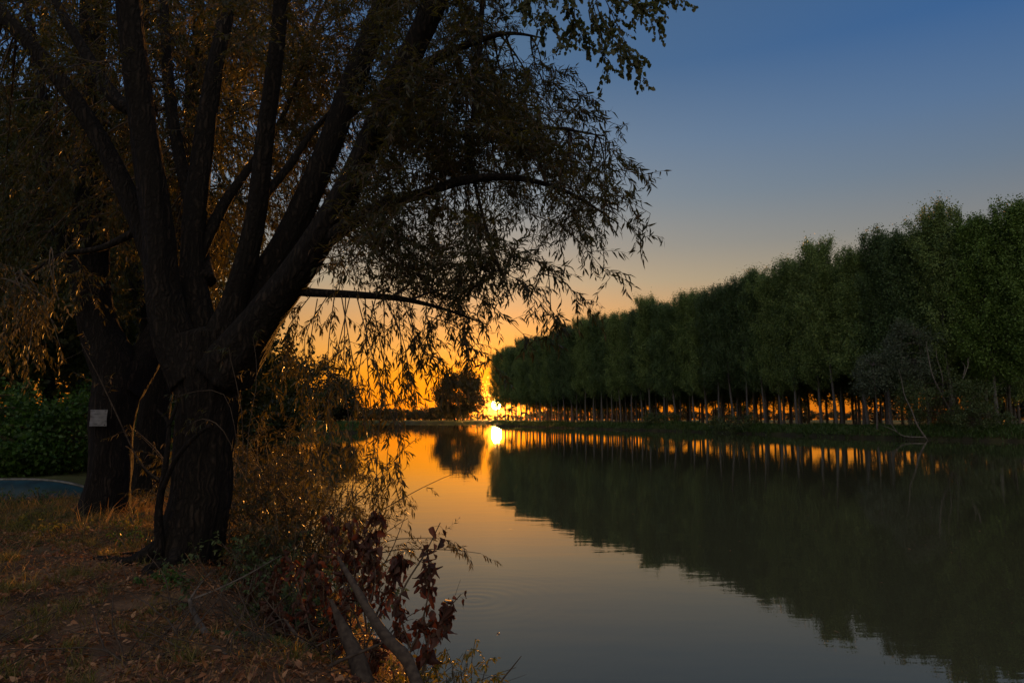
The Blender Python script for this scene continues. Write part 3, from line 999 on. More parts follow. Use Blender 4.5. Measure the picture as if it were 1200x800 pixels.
# ---- poplar plantation on the right bank
def poplar_proto(seed, leafm, barkm, H=26.0, low=0.30, n=15000, lean=0.0, size=0.26, width=3.1):
    g = np.random.default_rng(seed)
    t = thing('poplar_tree', (0, -500, 0), 'x', 'tree')
    zt = np.array([-.5, 4, 9, 15, 21, H])
    dev = g.normal(size=(6, 2)) * np.array([0, .08, .15, .25, .3, .3])[:, None]
    tp = np.column_stack([dev, zt])
    path = catmull(tp, 30)
    tub = tubes(path[None], np.interp(path[:, 2], [-.5, .5, 5, 12, 20, H], [.30, .235, .19, .14, .08, .02])[None], 12)
    br, spx = [], []
    nb = 64
    for k in range(nb):
        z0 = H * (low - 0.04 + (0.96 - low) * (k / nb) ** 0.9)
        p0 = path[np.argmin(abs(path[:, 2] - z0))]
        a = k * 2.399 + g.uniform(-.4, .4)
        rel = (z0 / H - low) / (1 - low)
        L_ = (width * 1.25 * (1 - max(rel, 0) ** 4 * 0.45)) * g.uniform(.75, 1.15)
        el = R(g.uniform(28, 55) + 20 * max(rel, 0))
        dirn = np.array([math.cos(a) * math.cos(el), math.sin(a) * math.cos(el), math.sin(el)])
        end = p0 + dirn * L_ + np.array([0, 0, .18 * L_])
        br.append(catmull([p0, p0 + dirn * L_ * .5, end], 7))
    br = np.array(br)
    wood = [tub, tubes(br, .045 * np.linspace(1, .2, 7)[None] * np.ones((nb, 1)), 4)]
    # upright leafy sprays along the branches
    m = n // nb
    tt_ = g.beta(2.2, 1.2, (nb, m))
    p, d = along(br, tt_)
    spread_ = (0.22 + 0.5 * tt_)[..., None]
    off = g.normal(size=(nb, m, 3)) * spread_ * np.array([.85, .85, .8])
    # a few clump centres per branch
    pts = (p + off).reshape(-1, 3)
    cl = g.normal(size=(nb * 5, 3))
    cp, _ = along(br, g.uniform(.35, 1.05, (nb, 5)).clip(0, 1))
    cp = cp.reshape(-1, 3) + cl * .25
    kk = g.integers(0, len(cp), n // 2)
    pts2 = cp[kk] + g.normal(size=(n // 2, 3)) * np.array([.24, .24, .42])
    # tufts of several competing leaders
    tops = np.column_stack([g.normal(size=(9, 2)) * 1.15, H - g.uniform(-.2, 2.2, 9)]) + np.array([path[-1][0], path[-1][1], 0])
    pts3 = tops[g.integers(0, 9, n // 9)] + g.normal(size=(n // 9, 3)) * np.array([.24, .24, .75])
    allp = np.vstack([pts, pts2, pts3])
    lf_ = flakes(allp, size * g.uniform(.6, 1.35, len(allp)), .7, g, 0.3, along=np.array([0, 0, .45]))
    obj('trunk', mesh('poplar_trunk', wood, barkm, True), t)
    obj('crown', mesh('poplar_crown', [lf_], leafm), t)
    return t


fronts = [poplar_proto(100 + i, M_POP, M_POPBARK, H=26 + (i % 3) * .8, low=.22 + .025 * i, n=34000, size=.2, width=3.6) for i in range(4)]
inners = [poplar_proto(200 + i, M_POP, M_INBARK, H=26 + i * .6, low=.15 + .06 * i, n=13000, size=.28, width=3.6) for i in range(2)]
broad = poplar_proto(300, M_POP2, M_POPBARK, H=26.5, low=.22, n=30000, size=.23, width=3.9)

g = np.random.default_rng(8)
line = catmull([(-8, 254), (-1, 240), (10, 208), (23, 173), (37, 138), (45, 111), (50, 93), (58, 82), (66, 72), (82, 54)], 400)
seg = np.concatenate([[0], np.cumsum(np.linalg.norm(np.diff(line, axis=0), axis=1))])
used = set()
ROWS = 6
for row in range(ROWS):
    s = 0.8 + (row % 2) * 2.6
    while s < seg[-1] - 1:
        x = np.interp(s, seg, line[:, 0]); y = np.interp(s, seg, line[:, 1])
        x2 = np.interp(s + 1, seg, line[:, 0]); y2 = np.interp(s + 1, seg, line[:, 1])
        tx, ty = unit(np.array([x2 - x, y2 - y]))
        nxx, nyy = -ty, tx
        if nxx < 0:
            nxx, nyy = -nxx, -nyy
        off = 3.2 + row * 5.6
        X, Y = x + nxx * off + g.normal() * .3, y + nyy * off + g.normal() * .3
        s += 4.7 if row < 2 else 5.4
        if X / Y > 0.80 or (row > 0 and X / Y > .78):
            continue
        z = float(ground_z(np.array([X]), np.array([Y]))[0]) - 0.05
        if row == 0:
            src = broad if X / Y > .66 else fronts[int(g.integers(4))]
        elif row == 1:
            src = fronts[int(g.integers(4))]
        else:
            src = inners[int(g.integers(2))]
        sc = g.uniform(.95, 1.04)
        c = copy_thing(src, (X, Y, z), g.uniform(0, 6.28), (sc, sc, g.uniform(.95, 1.03)))
        if row == 0:
            ang_ = R(g.uniform(.5, 4.0))
            c.rotation_mode = 'XYZ'
            from mathutils import Matrix
            q_ = Matrix.Rotation(-ang_, 3, Vector((-nyy, nxx, 0))) @ Matrix.Rotation(c.rotation_euler.z, 3, 'Z')
            c.rotation_euler = q_.to_euler()
        if src is broad:
            lab = 'bright green broad-crowned poplar with a pale leaning trunk at the right end of the plantation'
        elif row == 0:
            lab = 'tall poplar with a pale straight trunk in the waterside row of the plantation'
        else:
            lab = 'tall poplar standing behind the waterside row inside the plantation'
        tag(c, lab, 'tree', 'poplars of the plantation on the right bank')
for t in fronts + inners + [broad]:
    for ch_ in list(t.children):
        bpy.data.objects.remove(ch_)
    bpy.data.objects.remove(t)


def land(x, y, dz=-0.1):
    return np.array([x, y, float(ground_z(np.array([x]), np.array([y]))[0]) + dz])


def atpx(px, d):
    return (px - 600) / F * d


# ---- far shore trees
far_tree('broadleaf_tree', land(atpx(537, 436), 436), 'wide round tree on the spit just left of the setting sun', 31, 33, .9, 27000, 1.05, M_FARLEAF, M_BARK2, 44, crown_low=.02, clumps=240, cr=.19, stems=3)
far_tree('broadleaf_tree', land(atpx(566, 440), 440), 'smaller thin-leaved tree between the round tree and the sun', 19, 8, .3, 900, .8, M_FARLEAF, M_BARK2, 42, crown_low=.08, clumps=50, cr=.26)
far_tree('broadleaf_tree', land(atpx(596, 262), 262), 'small loose tree at the near edge of the sun glow, end of plantation', 13, 6, .2, 1300, .5, M_FARLEAF, M_BARK2, 43, crown_low=.2, clumps=40, cr=.26)
lp = [(350, 131, 12.8, 17), (318, 138, 14, 15), (390, 140, 9.5, 10), (285, 132, 12, 13), (255, 128, 13, 14)]
ll = ['dark rounded tree on the left bank headland seen through the hanging willow strands', 'taller rounded tree behind the headland tree, just left of it', 'low rounded tree at the right tip of the left headland',
      'full dark tree on the left bank seen just right of the big trunk', 'full dark tree on the left bank mostly behind the big trunk']
for k, (px, d, h, w) in enumerate(lp):
    far_tree('broadleaf_tree', land(atpx(px, d), d + 3), ll[k], h, w, .35, 9000, .5, M_FARLEAF, M_BARK2, 50 + k, crown_low=.04, clumps=110, cr=.2, group='trees on the left headland', stems=2)
# horizon tree line
protos = [far_tree('distant_tree', (0, -600, 0), 'x', 11, 13, .3, 900, 1.3, M_FARLEAF, M_BARK2, 70 + i, crown_low=.05, clumps=30, cr=.3) for i in range(3)]
g = np.random.default_rng(12)
for k in range(150):
    px = 375 + k * 3.1 if k < 52 else 540 + (k - 52) * 6.8
    d = g.uniform(560, 640) if k < 52 else g.uniform(620, 700)
    c = copy_thing(protos[k % 3], (atpx(px, d), d, 1.2), g.uniform(0, 6), g.uniform(.6, 1.15) if k < 52 else (g.uniform(.45, .6) if k < 63 else g.uniform(.6, 1.0)))
    tag(c, 'small distant tree in the dark line along the far horizon', 'tree', 'distant trees along the horizon')
for t in protos:
    for ch_ in list(t.children):
        bpy.data.objects.remove(ch_)
    bpy.data.objects.remove(t)

g = np.random.default_rng(19)
hp = [far_tree('hedgerow_tree', (0, -600, 0), 'x', 9, 8, .18, 1500, .7, M_FARLEAF, M_BARK2, 75 + i, crown_low=.03, clumps=34, cr=.3) for i in range(3)]
for k in range(60):
    s_ = seg[-1] * np.clip((k + g.uniform(-.4, .4)) / 59, 0.03, 1)
    near_ = float(sstep(.45, .75, s_ / seg[-1]))
    if g.uniform() > 0.3 + 0.65 * near_:
        continue
    x = np.interp(s_, seg, line[:, 0]); y = np.interp(s_, seg, line[:, 1])
    off = 50 + g.uniform(-2, 12)
    X, Y = x + .94 * off, y + .34 * off
    c = copy_thing(hp[k % 3], (X, Y, float(ground_z(np.array([X]), np.array([Y]))[0])), g.uniform(0, 6), g.uniform(.4, .8) * (1 + .8 * near_))
    tag(c, 'low dark hedgerow tree glimpsed between the trunks behind the plantation', 'tree', 'hedgerow trees behind the plantation')
for t in hp:
    for ch_ in list(t.children):
        bpy.data.objects.remove(ch_)
    bpy.data.objects.remove(t)

# ---- silver willows, dead stems and brush on the right bank
far_tree('silver_willow', land(atpx(1027, 88), 88.5), 'small silvery willow with a pale stem, left one of the two by the water', 9.8, 5.4, .14, 9000, .22, M_SILVER, M_PALEWOOD, 81, crown_low=.42, clumps=46, cr=.26)
far_tree('silver_willow', land(atpx(1078, 86), 87.5), 'taller silvery willow behind the bare dead stems', 13.8, 6.4, .14, 9500, .22, M_SILVER, M_PALEWOOD, 82, crown_low=.35, clumps=46, cr=.26, stems=2)
far_tree('waterside_bush', land(atpx(1105, 83), 82.6, -.3), 'big dull green bush at the water below the bare dead stems', 6.4, 10, .06, 15000, .2, M_BUSH, M_DEADWOOD, 83, crown_low=0.0, clumps=70, cr=.24, stems=4, cat='bush')
far_tree('waterside_bush', land(atpx(1140, 79), 79.0, -.3), 'low dull bush right of the big waterside bush', 3.0, 7, .06, 4200, .2, M_BUSH, M_DEADWOOD, 84, crown_low=0.0, clumps=50, cr=.24, stems=3, cat='bush')
far_tree('waterside_bush', land(atpx(860, 117), 117.5, -.3), 'grey-green bush hanging over the water below the middle of the plantation', 3.0, 9, .06, 3600, .26, M_BUSH, M_DEADWOOD, 85, crown_low=0.0, clumps=40, cr=.26, stems=3, cat='bush')
far_tree('waterside_bush', land(atpx(775, 148), 148.5, -.3), 'small dark bush at the waterline further along the plantation', 2.6, 9, .06, 3000, .3, M_BUSH, M_DEADWOOD, 86, crown_low=0.0, clumps=40, cr=.26, stems=3, cat='bush')


def stem_thing(name, label, cat, stems, matr, base, sides=8, rough=.05, step=.1, part='stem', group=None):
    if len(stems) == 1:
        o = obj(name, mesh(name, shift([bark_tube(stems[0][0], stems[0][1], sides, step, rough, 6, 5)], base), matr, True), None, tuple(base))
        return tag(o, label, cat, group)
    t = thing(name, base, label, cat, group)
    for i, (c, r) in enumerate(stems):
        obj(part if i else 'main_' + part, mesh(name + '_' + part, shift([bark_tube(c, r, sides, step, rough, 6, 5 + i)], base), matr, True), t)
    return t


D = 83.0
stem_thing('dead_tree', 'bare pale dead stems rising in a fork above the waterside bush', 'dead tree',
           [([P(1118, 490, D), P(1105, 465, D), P(1093, 440, D), P(1088, 418, D), P(1085, 400, D)], [.14, .10, .075, .055, .02]),
            ([P(1105, 465, D), P(1104, 440, D), P(1098, 420, D), P(1097, 408, D)], [.07, .055, .035, .015]),
            ([P(1117, 490, D), P(1120, 460, D), P(1130, 440, D), P(1135, 425, D), P(1134, 420, D)], [.09, .075, .06, .035, .015]),
            ([P(1128, 443, D), P(1131, 430, D), P(1127, 424, D)], [.05, .04, .015]),
            ([P(1135, 430, D), P(1134, 422, D), P(1137, 418, D)], [.04, .03, .01]),
            ([P(1136, 485, D), P(1138, 470, D), P(1147, 460, D)], [.06, .05, .02])], M_PALEWOOD, P(1117, 490, D), step=.4)
D = 79.5
stem_thing('leaning_dead_branch', 'long pale dead stem leaning left out of the water below the silver willows', 'dead branch',
           [([P(1087, 516, D), P(1075, 498, D), P(1068, 480, D), P(1060, 463, D), P(1057, 448, D), P(1053, 432, D)], [.09, .08, .065, .05, .035, .015])], M_PALEWOOD, P(1087, 516, D), step=.4)
stem_thing('fallen_branch', 'forked pale branch lying at the waterline left of the leaning dead stem', 'dead branch',
           [([P(1085, 512, D), P(1060, 511, D), P(1048, 504, D), P(1033, 498, D)], [.07, .055, .04, .015]),
            ([P(1052, 507, D), P(1046, 499, D), P(1040, 491, D)], [.05, .04, .015])], M_PALEWOOD, P(1085, 512, D), step=.4, part='branch')

# ---- far bank vegetation
g = np.random.default_rng(14)


def bank_points(n, lo, hi, g, d0=-0.9, d1=4.0, xr=(-60, 75)):
    out_ = []
    tot = 0
    while tot < n:
        x = g.uniform(xr[0], xr[1], 60000)
        y = g.uniform(lo, hi, 60000)
        d = river_dist(x, y)
        k = (d > d0) & (d < d1) & (g.uniform(0, 1, len(d)) < np.clip(90 / y, .15, 1)) & ((x > -20) | (y > 100))
        out_.append(np.stack([x[k], y[k]], -1))
        tot += k.sum()
    a = np.vstack(out_)[:n]
    a = np.column_stack([a, ground_z(a[:, 0], a[:, 1])])
    return a[a[:, 2] > -.05]


def blades(pts, h, w, g, lean=.35):
    n = len(pts)
    D_ = unit(np.column_stack([g.normal(size=(n, 2)) * lean, np.ones(n)]))
    S = unit(np.column_stack([g.normal(size=(n, 2)), np.zeros(n)]))
    h = np.broadcast_to(h, (n,))[:, None]
    w = np.broadcast_to(w, (n,))[:, None]
    bend = np.column_stack([g.normal(size=(n, 2)) * .35, np.full(n, -.15)]) * h
    V = np.stack([pts - S * w, pts + S * w, pts + D_ * h * .6 + S * w * .7 + bend * .25, pts + D_ * h * .6 - S * w * .7 + bend * .25, pts + D_ * h + bend], 1)
    i = np.arange(n)[:, None] * 5
    return V.reshape(-1, 3), [i + np.array([[0, 1, 2, 3]]), i + np.array([[3, 2, 4]])]


bpts = bank_points(80000, 55, 380, g)
o = obj('bank_grass', mesh('bank_grass', [blades(bpts, g.uniform(.25, .8, len(bpts)) * np.clip(fbm(bpts[:, 0] * .3, bpts[:, 1] * .3, 3) * 2, .5, 1.6), .05, g)], M_BANKGRASS))
tag(o, 'rough green grass along the far waterline under the plantation', 'grass', kind='stuff')

# ---- left background: undergrowth and forest trees
spec = [(38, 19, 1.5, 2.6, 'bright green leafy bush at the left edge behind the boat'), (85, 20, 2.3, 2.8, 'green bush between the left edge and the noticed trunk'),
        (-30, 18, 2.4, 4, 'green bush cut by the left edge'), (186, 21, 3.2, 3.2, 'yellow-green bush seen in the gap between the leaning trunk and the front willow'),
        (140, 26, 2.5, 4, 'dark green bush behind the noticed trunk'), (10, 27, 3.2, 5, 'tall green bush far back at the left edge')]
for k, (px, d, h, w, lab) in enumerate(spec):
    far_tree('leafy_bush', land(atpx(px, d), d), lab, h, w, .04, 7500, .12, M_GREEN, M_TWIG, 120 + k, crown_low=0.0, clumps=46, cr=.32, stems=6, cat='bush')
spec = [(68, 27, 13, 9, .28, 'slim dark forest tree seen left of the noticed trunk'), (15, 33, 15, 11, .3, 'dark forest tree at the left edge'), (-40, 24, 14, 11, .3, 'dark forest tree just off the left edge'),
        (140, 36, 16, 11, .3, 'tall dark forest tree behind the noticed willow'), (200, 42, 15, 12, .3, 'dark forest tree far behind the leaning trunk'), (250, 40, 10, 9, .25, 'low forest tree hidden behind the front willow trunk'),
        (95, 46, 18, 13, .3, 'tallest forest tree far back on the left'), (300, 52, 8.2, 9, .25, 'small forest tree on the bank right of the front willow')]
for k, (px, d, h, w, tr_, lab) in enumerate(spec):
    far_tree('forest_tree', land(atpx(px, d), d), lab, h, w, tr_, 15000, .26, M_LEAF2, M_BARK2, 140 + k, crown_low=.14, clumps=120, cr=.2)


# ---- shrubs of narrow leaves by the water, right of the trunk
def shoot_bush(name, label, base, n, h, spread, leafm, seed, L=.08, W=.016, per=16, ntw=7, matr=None, lean=(0, 0), tl=(.18, .4)):
    g = np.random.default_rng(seed)
    t = thing(name, base, label, 'bush')
    st = np.tile(np.array([0, 0, -.05]), (n, 1)) + np.column_stack([g.normal(size=(n, 2)) * spread * .3, np.zeros(n)])
    di = np.column_stack([g.normal(size=(n, 2)) * spread * .55 + np.array(lean), np.ones(n)])
    stm = sweep(st, di, h * g.uniform(.55, 1.1, n), 9, .35, .09, g)
    tw_, lf_ = foliage(stm, g, ntw, tl, per, L, W, droop=.5, t_from=.2, down=.05)
    obj('stems', mesh(name + '_stems', [tubes(stm, np.linspace(.011, .003, 9)[None] * np.ones((n, 1)), 5), tubes(tw_, np.full((len(tw_), 6), .0016), 3)], matr or M_TWIG), t)
    obj('foliage', mesh(name + '_foliage', [lf_], leafm), t)
    return t


M_BUSHLEAF = leafmat('amber_willow_leaf', [(0.012, 0.020, 0.006), (0.022, 0.030, 0.008), (0.04, 0.034, 0.010), (0.10, 0.05, 0.015)], (0.16, 0.13, 0.02), 0.28, 0.5)
sb = [(300, 8.6, 40, 1.9, .9, 'willow bush with amber narrow leaves right beside the front trunk'), (345, 9.4, 44, 2.2, 1.0, 'tall willow bush of narrow leaves at the waterline, middle of the three'),
      (385, 8.4, 38, 1.55, .8, 'narrow-leaved willow bush under the hanging strands'), (330, 7.2, 32, 1.0, .7, 'low willow bush on the slope below the amber bush'), (305, 11.3, 22, 2.2, .9, 'willow bush further back along the water behind the trunk'),
      (352, 12.6, 20, 2.0, .8, 'far willow bush at the bend of the near bank'), (262, 21, 22, 2.6, 1.2, 'rounded willow bush furthest back on the near bank')]
for k, (px, d, n, h, s_, lab) in enumerate(sb):
    shoot_bush('willow_bush', lab, land(atpx(px, d), d, 0), n, h, s_, M_BUSHLEAF, 160 + k)


for k, (px, d, n, h, s_, lab) in enumerate([(300, 6.7, 16, .6, .7, 'dark low shrub at the right foot of the front willow trunk'), (345, 6.1, 18, .65, .7, 'dark low shrub in the tangle above the mossy log'), (390, 5.9, 14, .7, .6, 'dark low shrub behind the top of the leaning log')]):
    shoot_bush('low_shrub', lab, land(atpx(px, d), d, 0), n, h, s_, M_BUSH, 180 + k, L=.05, W=.026, per=9, ntw=8, tl=(.08, .2))


# ---- dry broad-leaved branches
def dry_branch(label, stems, seed, nleaf=16, L=.085, leafr=None, group=None, mass=None):
    g = np.random.default_rng(seed)
    base = stems[0][0]
    t = thing('dry_leaf_branch', base, label, 'branch', group)
    ps, chs = [], []
    for s in stems:
        pth = catmull(s, 14)
        chs.append(tubes(pth[None], np.linspace(.008, .003, 14)[None], 5))
        tt_ = g.uniform(.2, 1, (1, int(nleaf * 1.5)))
        p, d = along(pth[None], tt_)
        ps.append((p[0], d[0]))
    p = np.vstack([a for a, b_ in ps]); d = np.vstack([b_ for a, b_ in ps])
    side = rvec(len(p), g)
    stalk = sweep(p, d * .3 + side, np.full(len(p), .05), 4, .6, .1, g)
    chs.append(tubes(stalk, np.full((len(p), 4), .0012), 3))
    q = stalk[:, -1]
    Dn = unit(stalk[:, -1] - stalk[:, -2] + np.array([0, 0, -1.0]) + g.normal(size=q.shape) * .5)
    sz = g.uniform(.35, 1.1, len(q))
    lf_ = crumpled(q, Dn, L * sz, g)
    obj('stem', mesh('dry_stem', shift(chs, base), M_TWIG), t)
    obj('dry_leaves', mesh('dry_leaves', shift([lf_], base), M_DEADLEAF), t)
    return t


def crumpled(q, Dn, L, g):
    """curled heart-shaped dry leaves, 5 x 4 grid each"""
    n = len(q)
    U = rvec(n, g)
    S = unit(np.cross(Dn, U))
    N_ = np.cross(S, Dn)
    prof = np.array([.18, .50, .46, .28, .03])
    ts = np.array([-.08, .15, .45, .75, 1.05])
    us = np.array([-1, -.5, 0, .5, 1.0])
    curl = g.uniform(.3, 1.9, n)
    bend = g.uniform(-.3, .9, n)
    V = np.zeros((n, 5, 5, 3))
    for i in range(5):
        for j in range(5):
            w = us[j] * prof[i]
            lift = (w * w) * curl * 1.6 - bend * ts[i] ** 2 * .5 + g.normal(size=n) * .035
            V[:, i, j] = q + (Dn * (ts[i] + g.normal(size=(n, 1)) * .05) + S * (w * (1 - .45 * curl * abs(us[j])) * g.uniform(.7, 1.2, n))[:, None] + N_ * lift[:, None]) * L[:, None]
    idx = np.arange(n)[:, None] * 25
    fs = []
    for i in range(4):
        for j in range(4):
            a = i * 5 + j
            fs.append(idx + np.array([[a, a + 1, a + 6, a + 5]]))
    return V.reshape(-1, 3), np.concatenate(fs)


DD = 4.6
dry_branch('dry twig of curled red-brown leaves standing highest against the water', [[P(462, 712, DD), P(478, 680, DD), P(494, 655, DD), P(505, 635, DD), P(516, 612, DD)],
           [P(500, 642, DD), P(503, 668, DD), P(497, 690, DD)]], 1, 11, .075)
dry_branch('dry branch of broad red-brown leaves in the middle above the leaning log', [[P(478, 770, DD), P(494, 730, DD), P(503, 690, DD), P(505, 655, DD)], [P(482, 762, DD), P(470, 725, DD), P(462, 690, DD)]], 2, 20, .075)
dry_branch('dry branch reaching right over the water, bare at its tip', [[P(495, 790, DD), P(508, 750, DD), P(522, 718, DD), P(540, 696, DD)], [P(505, 758, DD), P(520, 730, DD), P(526, 700, DD)], [P(495, 790, DD), P(500, 755, DD), P(490, 725, DD)]], 3, 15, .085)
dry_branch('large mass of dry red-brown leaves below the hanging willow strands', [[P(430, 740, 5.2), P(425, 690, 5.2), P(430, 640, 5.2), P(445, 600, 5.2)], [P(425, 740, 5.1), P(405, 690, 5.2), P(395, 640, 5.3), P(385, 600, 5.4)],
           [P(430, 740, 5.1), P(450, 700, 5.1), P(462, 665, 5.1), P(470, 655, 5)], [P(400, 740, 5.2), P(380, 690, 5.3), P(365, 650, 5.4)], [P(420, 735, 5.3), P(415, 660, 5.4), P(412, 610, 5.5)],
           [P(430, 720, 5), P(440, 670, 5.1), P(425, 620, 5.2)]], 4, 46, .08)
dry_branch('tangled dry red-brown leaves low on the slope left of the leaning log', [[P(380, 790, 4.8), P(365, 740, 5), P(350, 690, 5.2), P(340, 650, 5.3)], [P(390, 790, 4.8), P(390, 740, 4.9), P(405, 700, 5)], [P(370, 780, 4.8), P(340, 740, 5), P(310, 700, 5.3)],
           [P(380, 780, 4.8), P(360, 720, 5), P(375, 670, 5.2)], [P(430, 790, 4.5), P(440, 760, 4.6), P(470, 740, 4.6)], [P(330, 760, 5), P(320, 700, 5.3), P(330, 660, 5.5)]], 5, 42, .075)
dry_branch('dry leafy shoots at the foot of the front willow trunk', [[P(280, 740, 5.4), P(290, 700, 5.8), P(300, 660, 6)], [P(290, 740, 5.4), P(315, 700, 5.7), P(325, 665, 6)]], 6, 14, .07)

# ---- logs, branches, twigs in the foreground
stem_thing('leaning_log', 'thick bare log leaning up out of the brush beside the red-brown leaves', 'log',
           [([P(396, 652, 4.75), P(412, 680, 4.6), P(432, 715, 4.45), P(452, 745, 4.3), P(474, 768, 4.2), P(484, 788, 4.15), P(500, 830, 4.0)], [.010, .020, .027, .033, .038, .034, .040])], M_DEADWOOD, P(500, 830, 4.0), 20, .06, .03)
stem_thing('fallen_branch', 'smooth grey branch with two thin twigs lying across the front of the slope', 'dead branch',
           [([P(222, 702, 5.2), P(227, 718, 5.1), P(241, 742, 4.8), P(262, 766, 4.5), P(286, 782, 4.3), P(304, 792, 4.2), P(330, 825, 4.0)], [.013, .018, .022, .025, .028, .031, .034]),
            ([P(222, 703, 5.2), P(255, 690, 5.25), P(290, 673, 5.3), P(330, 650, 5.4)], [.009, .007, .006, .003]),
            ([P(222, 703, 5.2), P(232, 688, 5.3), P(248, 668, 5.4)], [.010, .007, .003])], M_GREYWOOD, P(222, 702, 5.2), 14, .04, .04, part='branch')
stem_thing('mossy_log', 'dark mossy log crossing under the smooth grey branch', 'log',
           [([P(225, 740, 4.95), P(262, 746, 4.9), P(300, 750, 4.85), P(330, 758, 4.8), P(340, 780, 4.6), P(356, 815, 4.4)], [.035, .045, .05, .052, .05, .045])], M_MOSS, P(225, 740, 4.95), 18, .1, .04)
stem_thing('weathered_stump', 'broken pale weathered stump under the leaning log', 'stump',
           [([P(388, 702, 4.75), P(402, 735, 4.65), P(418, 770, 4.5), P(432, 820, 4.3)], [.008, .034, .052, .06])], M_DEADWOOD, P(432, 820, 4.3), 26, .16, .03)
stem_thing('fallen_branch', 'thin forked dead branch running left to right below the weathered stump', 'dead branch',
           [([P(360, 800, 4.35), P(390, 778, 4.4), P(420, 765, 4.35), P(450, 752, 4.3)], [.016, .013, .01, .006]), ([P(340, 735, 4.9), P(360, 760, 4.7), P(378, 800, 4.4)], [.012, .015, .018]),
            ([P(341, 736, 4.9), P(330, 725, 5), P(300, 742, 5)], [.01, .007, .004])], M_DEADWOOD, P(360, 800, 4.35), 8, .05, .04, part='branch')
stem_thing('waterside_twig', 'bare dark twig sticking out of the water at the bottom edge', 'twig',
           [([P(575, 822, 5.0), P(588, 797, 5.0), P(600, 782, 5.0), P(611, 768, 5.0)], [.008, .006, .005, .0025])], M_TWIG, P(575, 822, 5.0), 6, .03, .04)
stem_thing('crooked_sapling', 'crooked leafless sapling leaning against the left side of the front willow trunk', 'sapling',
           [([P(188, 650, 7.0), P(186, 600, 6.95), P(192, 560, 6.9), P(197, 520, 6.9), P(197, 495, 6.9), P(184, 480, 6.9)], [.05, .036, .03, .023, .018, .01]),
            ([P(197, 500, 6.9), P(205, 480, 6.9), P(211, 458, 6.9)], [.02, .017, .008]),
            ([P(190, 575, 6.85), P(205, 540, 6.75), P(225, 515, 6.7), P(248, 497, 6.65)], [.022, .026, .022, .014]),
            ([P(189, 562, 6.9), P(175, 556, 6.9), P(162, 540, 6.8)], [.014, .012, .008])], M_BARK2, P(188, 650, 7.0), 12, .05, .04)

# thin slanting shoot with sprigs in front of the noticed trunk
g = np.random.default_rng(21)
bs = P(189, 562, 6.7)
t = thing('willow_shoot', bs, 'long thin orange-lit shoot slanting up to the left past the paper notice', 'branch')
mp_ = catmull([P(186, 562, 6.75), P(163, 540, 6.6), P(135, 482, 6.4), P(115, 440, 6.3), P(95, 402, 6.2)], 20)
sg = [[P(105, 420, 6.25), P(104, 405, 6.2), P(97, 388, 6.2)], [P(120, 450, 6.3), P(105, 446, 6.2), P(86, 436, 6.2)], [P(126, 462, 6.35), P(131, 450, 6.35), P(128, 440, 6.3)], [P(98, 410, 6.2), P(90, 415, 6.2), P(76, 421, 6.2)],
      [P(129, 468, 6.4), P(131, 480, 6.4), P(130, 490, 6.4)]]
sg = np.array([catmull(q, 6) for q in sg])
obj('stem', mesh('shoot_stem', shift([tubes(mp_[None], np.linspace(.009, .004, 20)[None], 6)], bs), M_DEADWOOD), t)
for q in sg:
    obj('side_twig', mesh('shoot_twig', shift([tubes(q[None], np.full((1, 6), .002), 4)], bs), M_DEADWOOD), t)
obj('leaves', mesh('shoot_leaves', shift([leaf_shoots(sg[:3], 11, .07, .014, g)], bs), M_BUSHLEAF), t)

# sprigs growing from the willow trunk
bs = P(290, 520, 6.85)
t = thing('trunk_sprig', bs, 'thin leafy sprigs sprouting from the right side of the front willow trunk', 'branch')
sg = [[P(282, 560, 6.9), P(275, 500, 6.7), P(262, 462, 6.6), P(232, 458, 6.6), P(205, 466, 6.55)], [P(285, 540, 6.9), P(283, 480, 6.7), P(270, 420, 6.6), P(268, 408, 6.6), P(262, 412, 6.6)],
      [P(288, 560, 6.9), P(292, 500, 6.75), P(300, 455, 6.7), P(300, 420, 6.7), P(296, 395, 6.7)], [P(285, 550, 6.9), P(262, 505, 6.6), P(245, 492, 6.6), P(232, 492, 6.6), P(222, 498, 6.6)]]
sg = np.array([catmull(q, 9) for q in sg])
tw, lf = foliage(sg, g, 6, (.08, .2), 7, .065, .014, droop=.8, t_from=.4, down=.1)
obj('stem', mesh('sprig_stem', shift([tubes(sg, np.linspace(.005, .002, 9)[None] * np.ones((len(sg), 1)), 4), tubes(tw, np.full((len(tw), 6), .0012), 3)], bs), M_TWIG), t)
obj('leaves', mesh('sprig_leaves', shift([lf], bs), M_BUSHLEAF), t)

# orange-lit sprays at the left edge
bs = P(112, 360, 9.5)
t = thing('willow_branch', P(60, 300, 7.2), 'low willow branch with orange-tipped leaves hanging at the left edge', 'branch')
bs = P(60, 300, 7.2)
T_ = sample_region([(-10, 300), (60, 310), (80, 380), (70, 430), (30, 460), (0, 440)], 34, 6.6, 7.6, g)
q_ = branches_to(np.array([P(100, 280, 7.4), P(60, 290, 7.3), P(20, 320, 7.2), P(-20, 330, 7.2)]), T_, g)
tw, lf = foliage(q_, g, 7, (.12, .3), 9, .07, .016, droop=.8)
obj('twigs', mesh('edge_twigs', shift([tubes(q_, np.linspace(.008, .003, 9)[None] * np.ones((len(q_), 1)), 4), tubes(tw, np.full((len(tw), 6), .0013), 3)], bs), M_TWIG), t)
obj('leaves', mesh('edge_leaves', shift([lf], bs), M_BUSHLEAF), t)

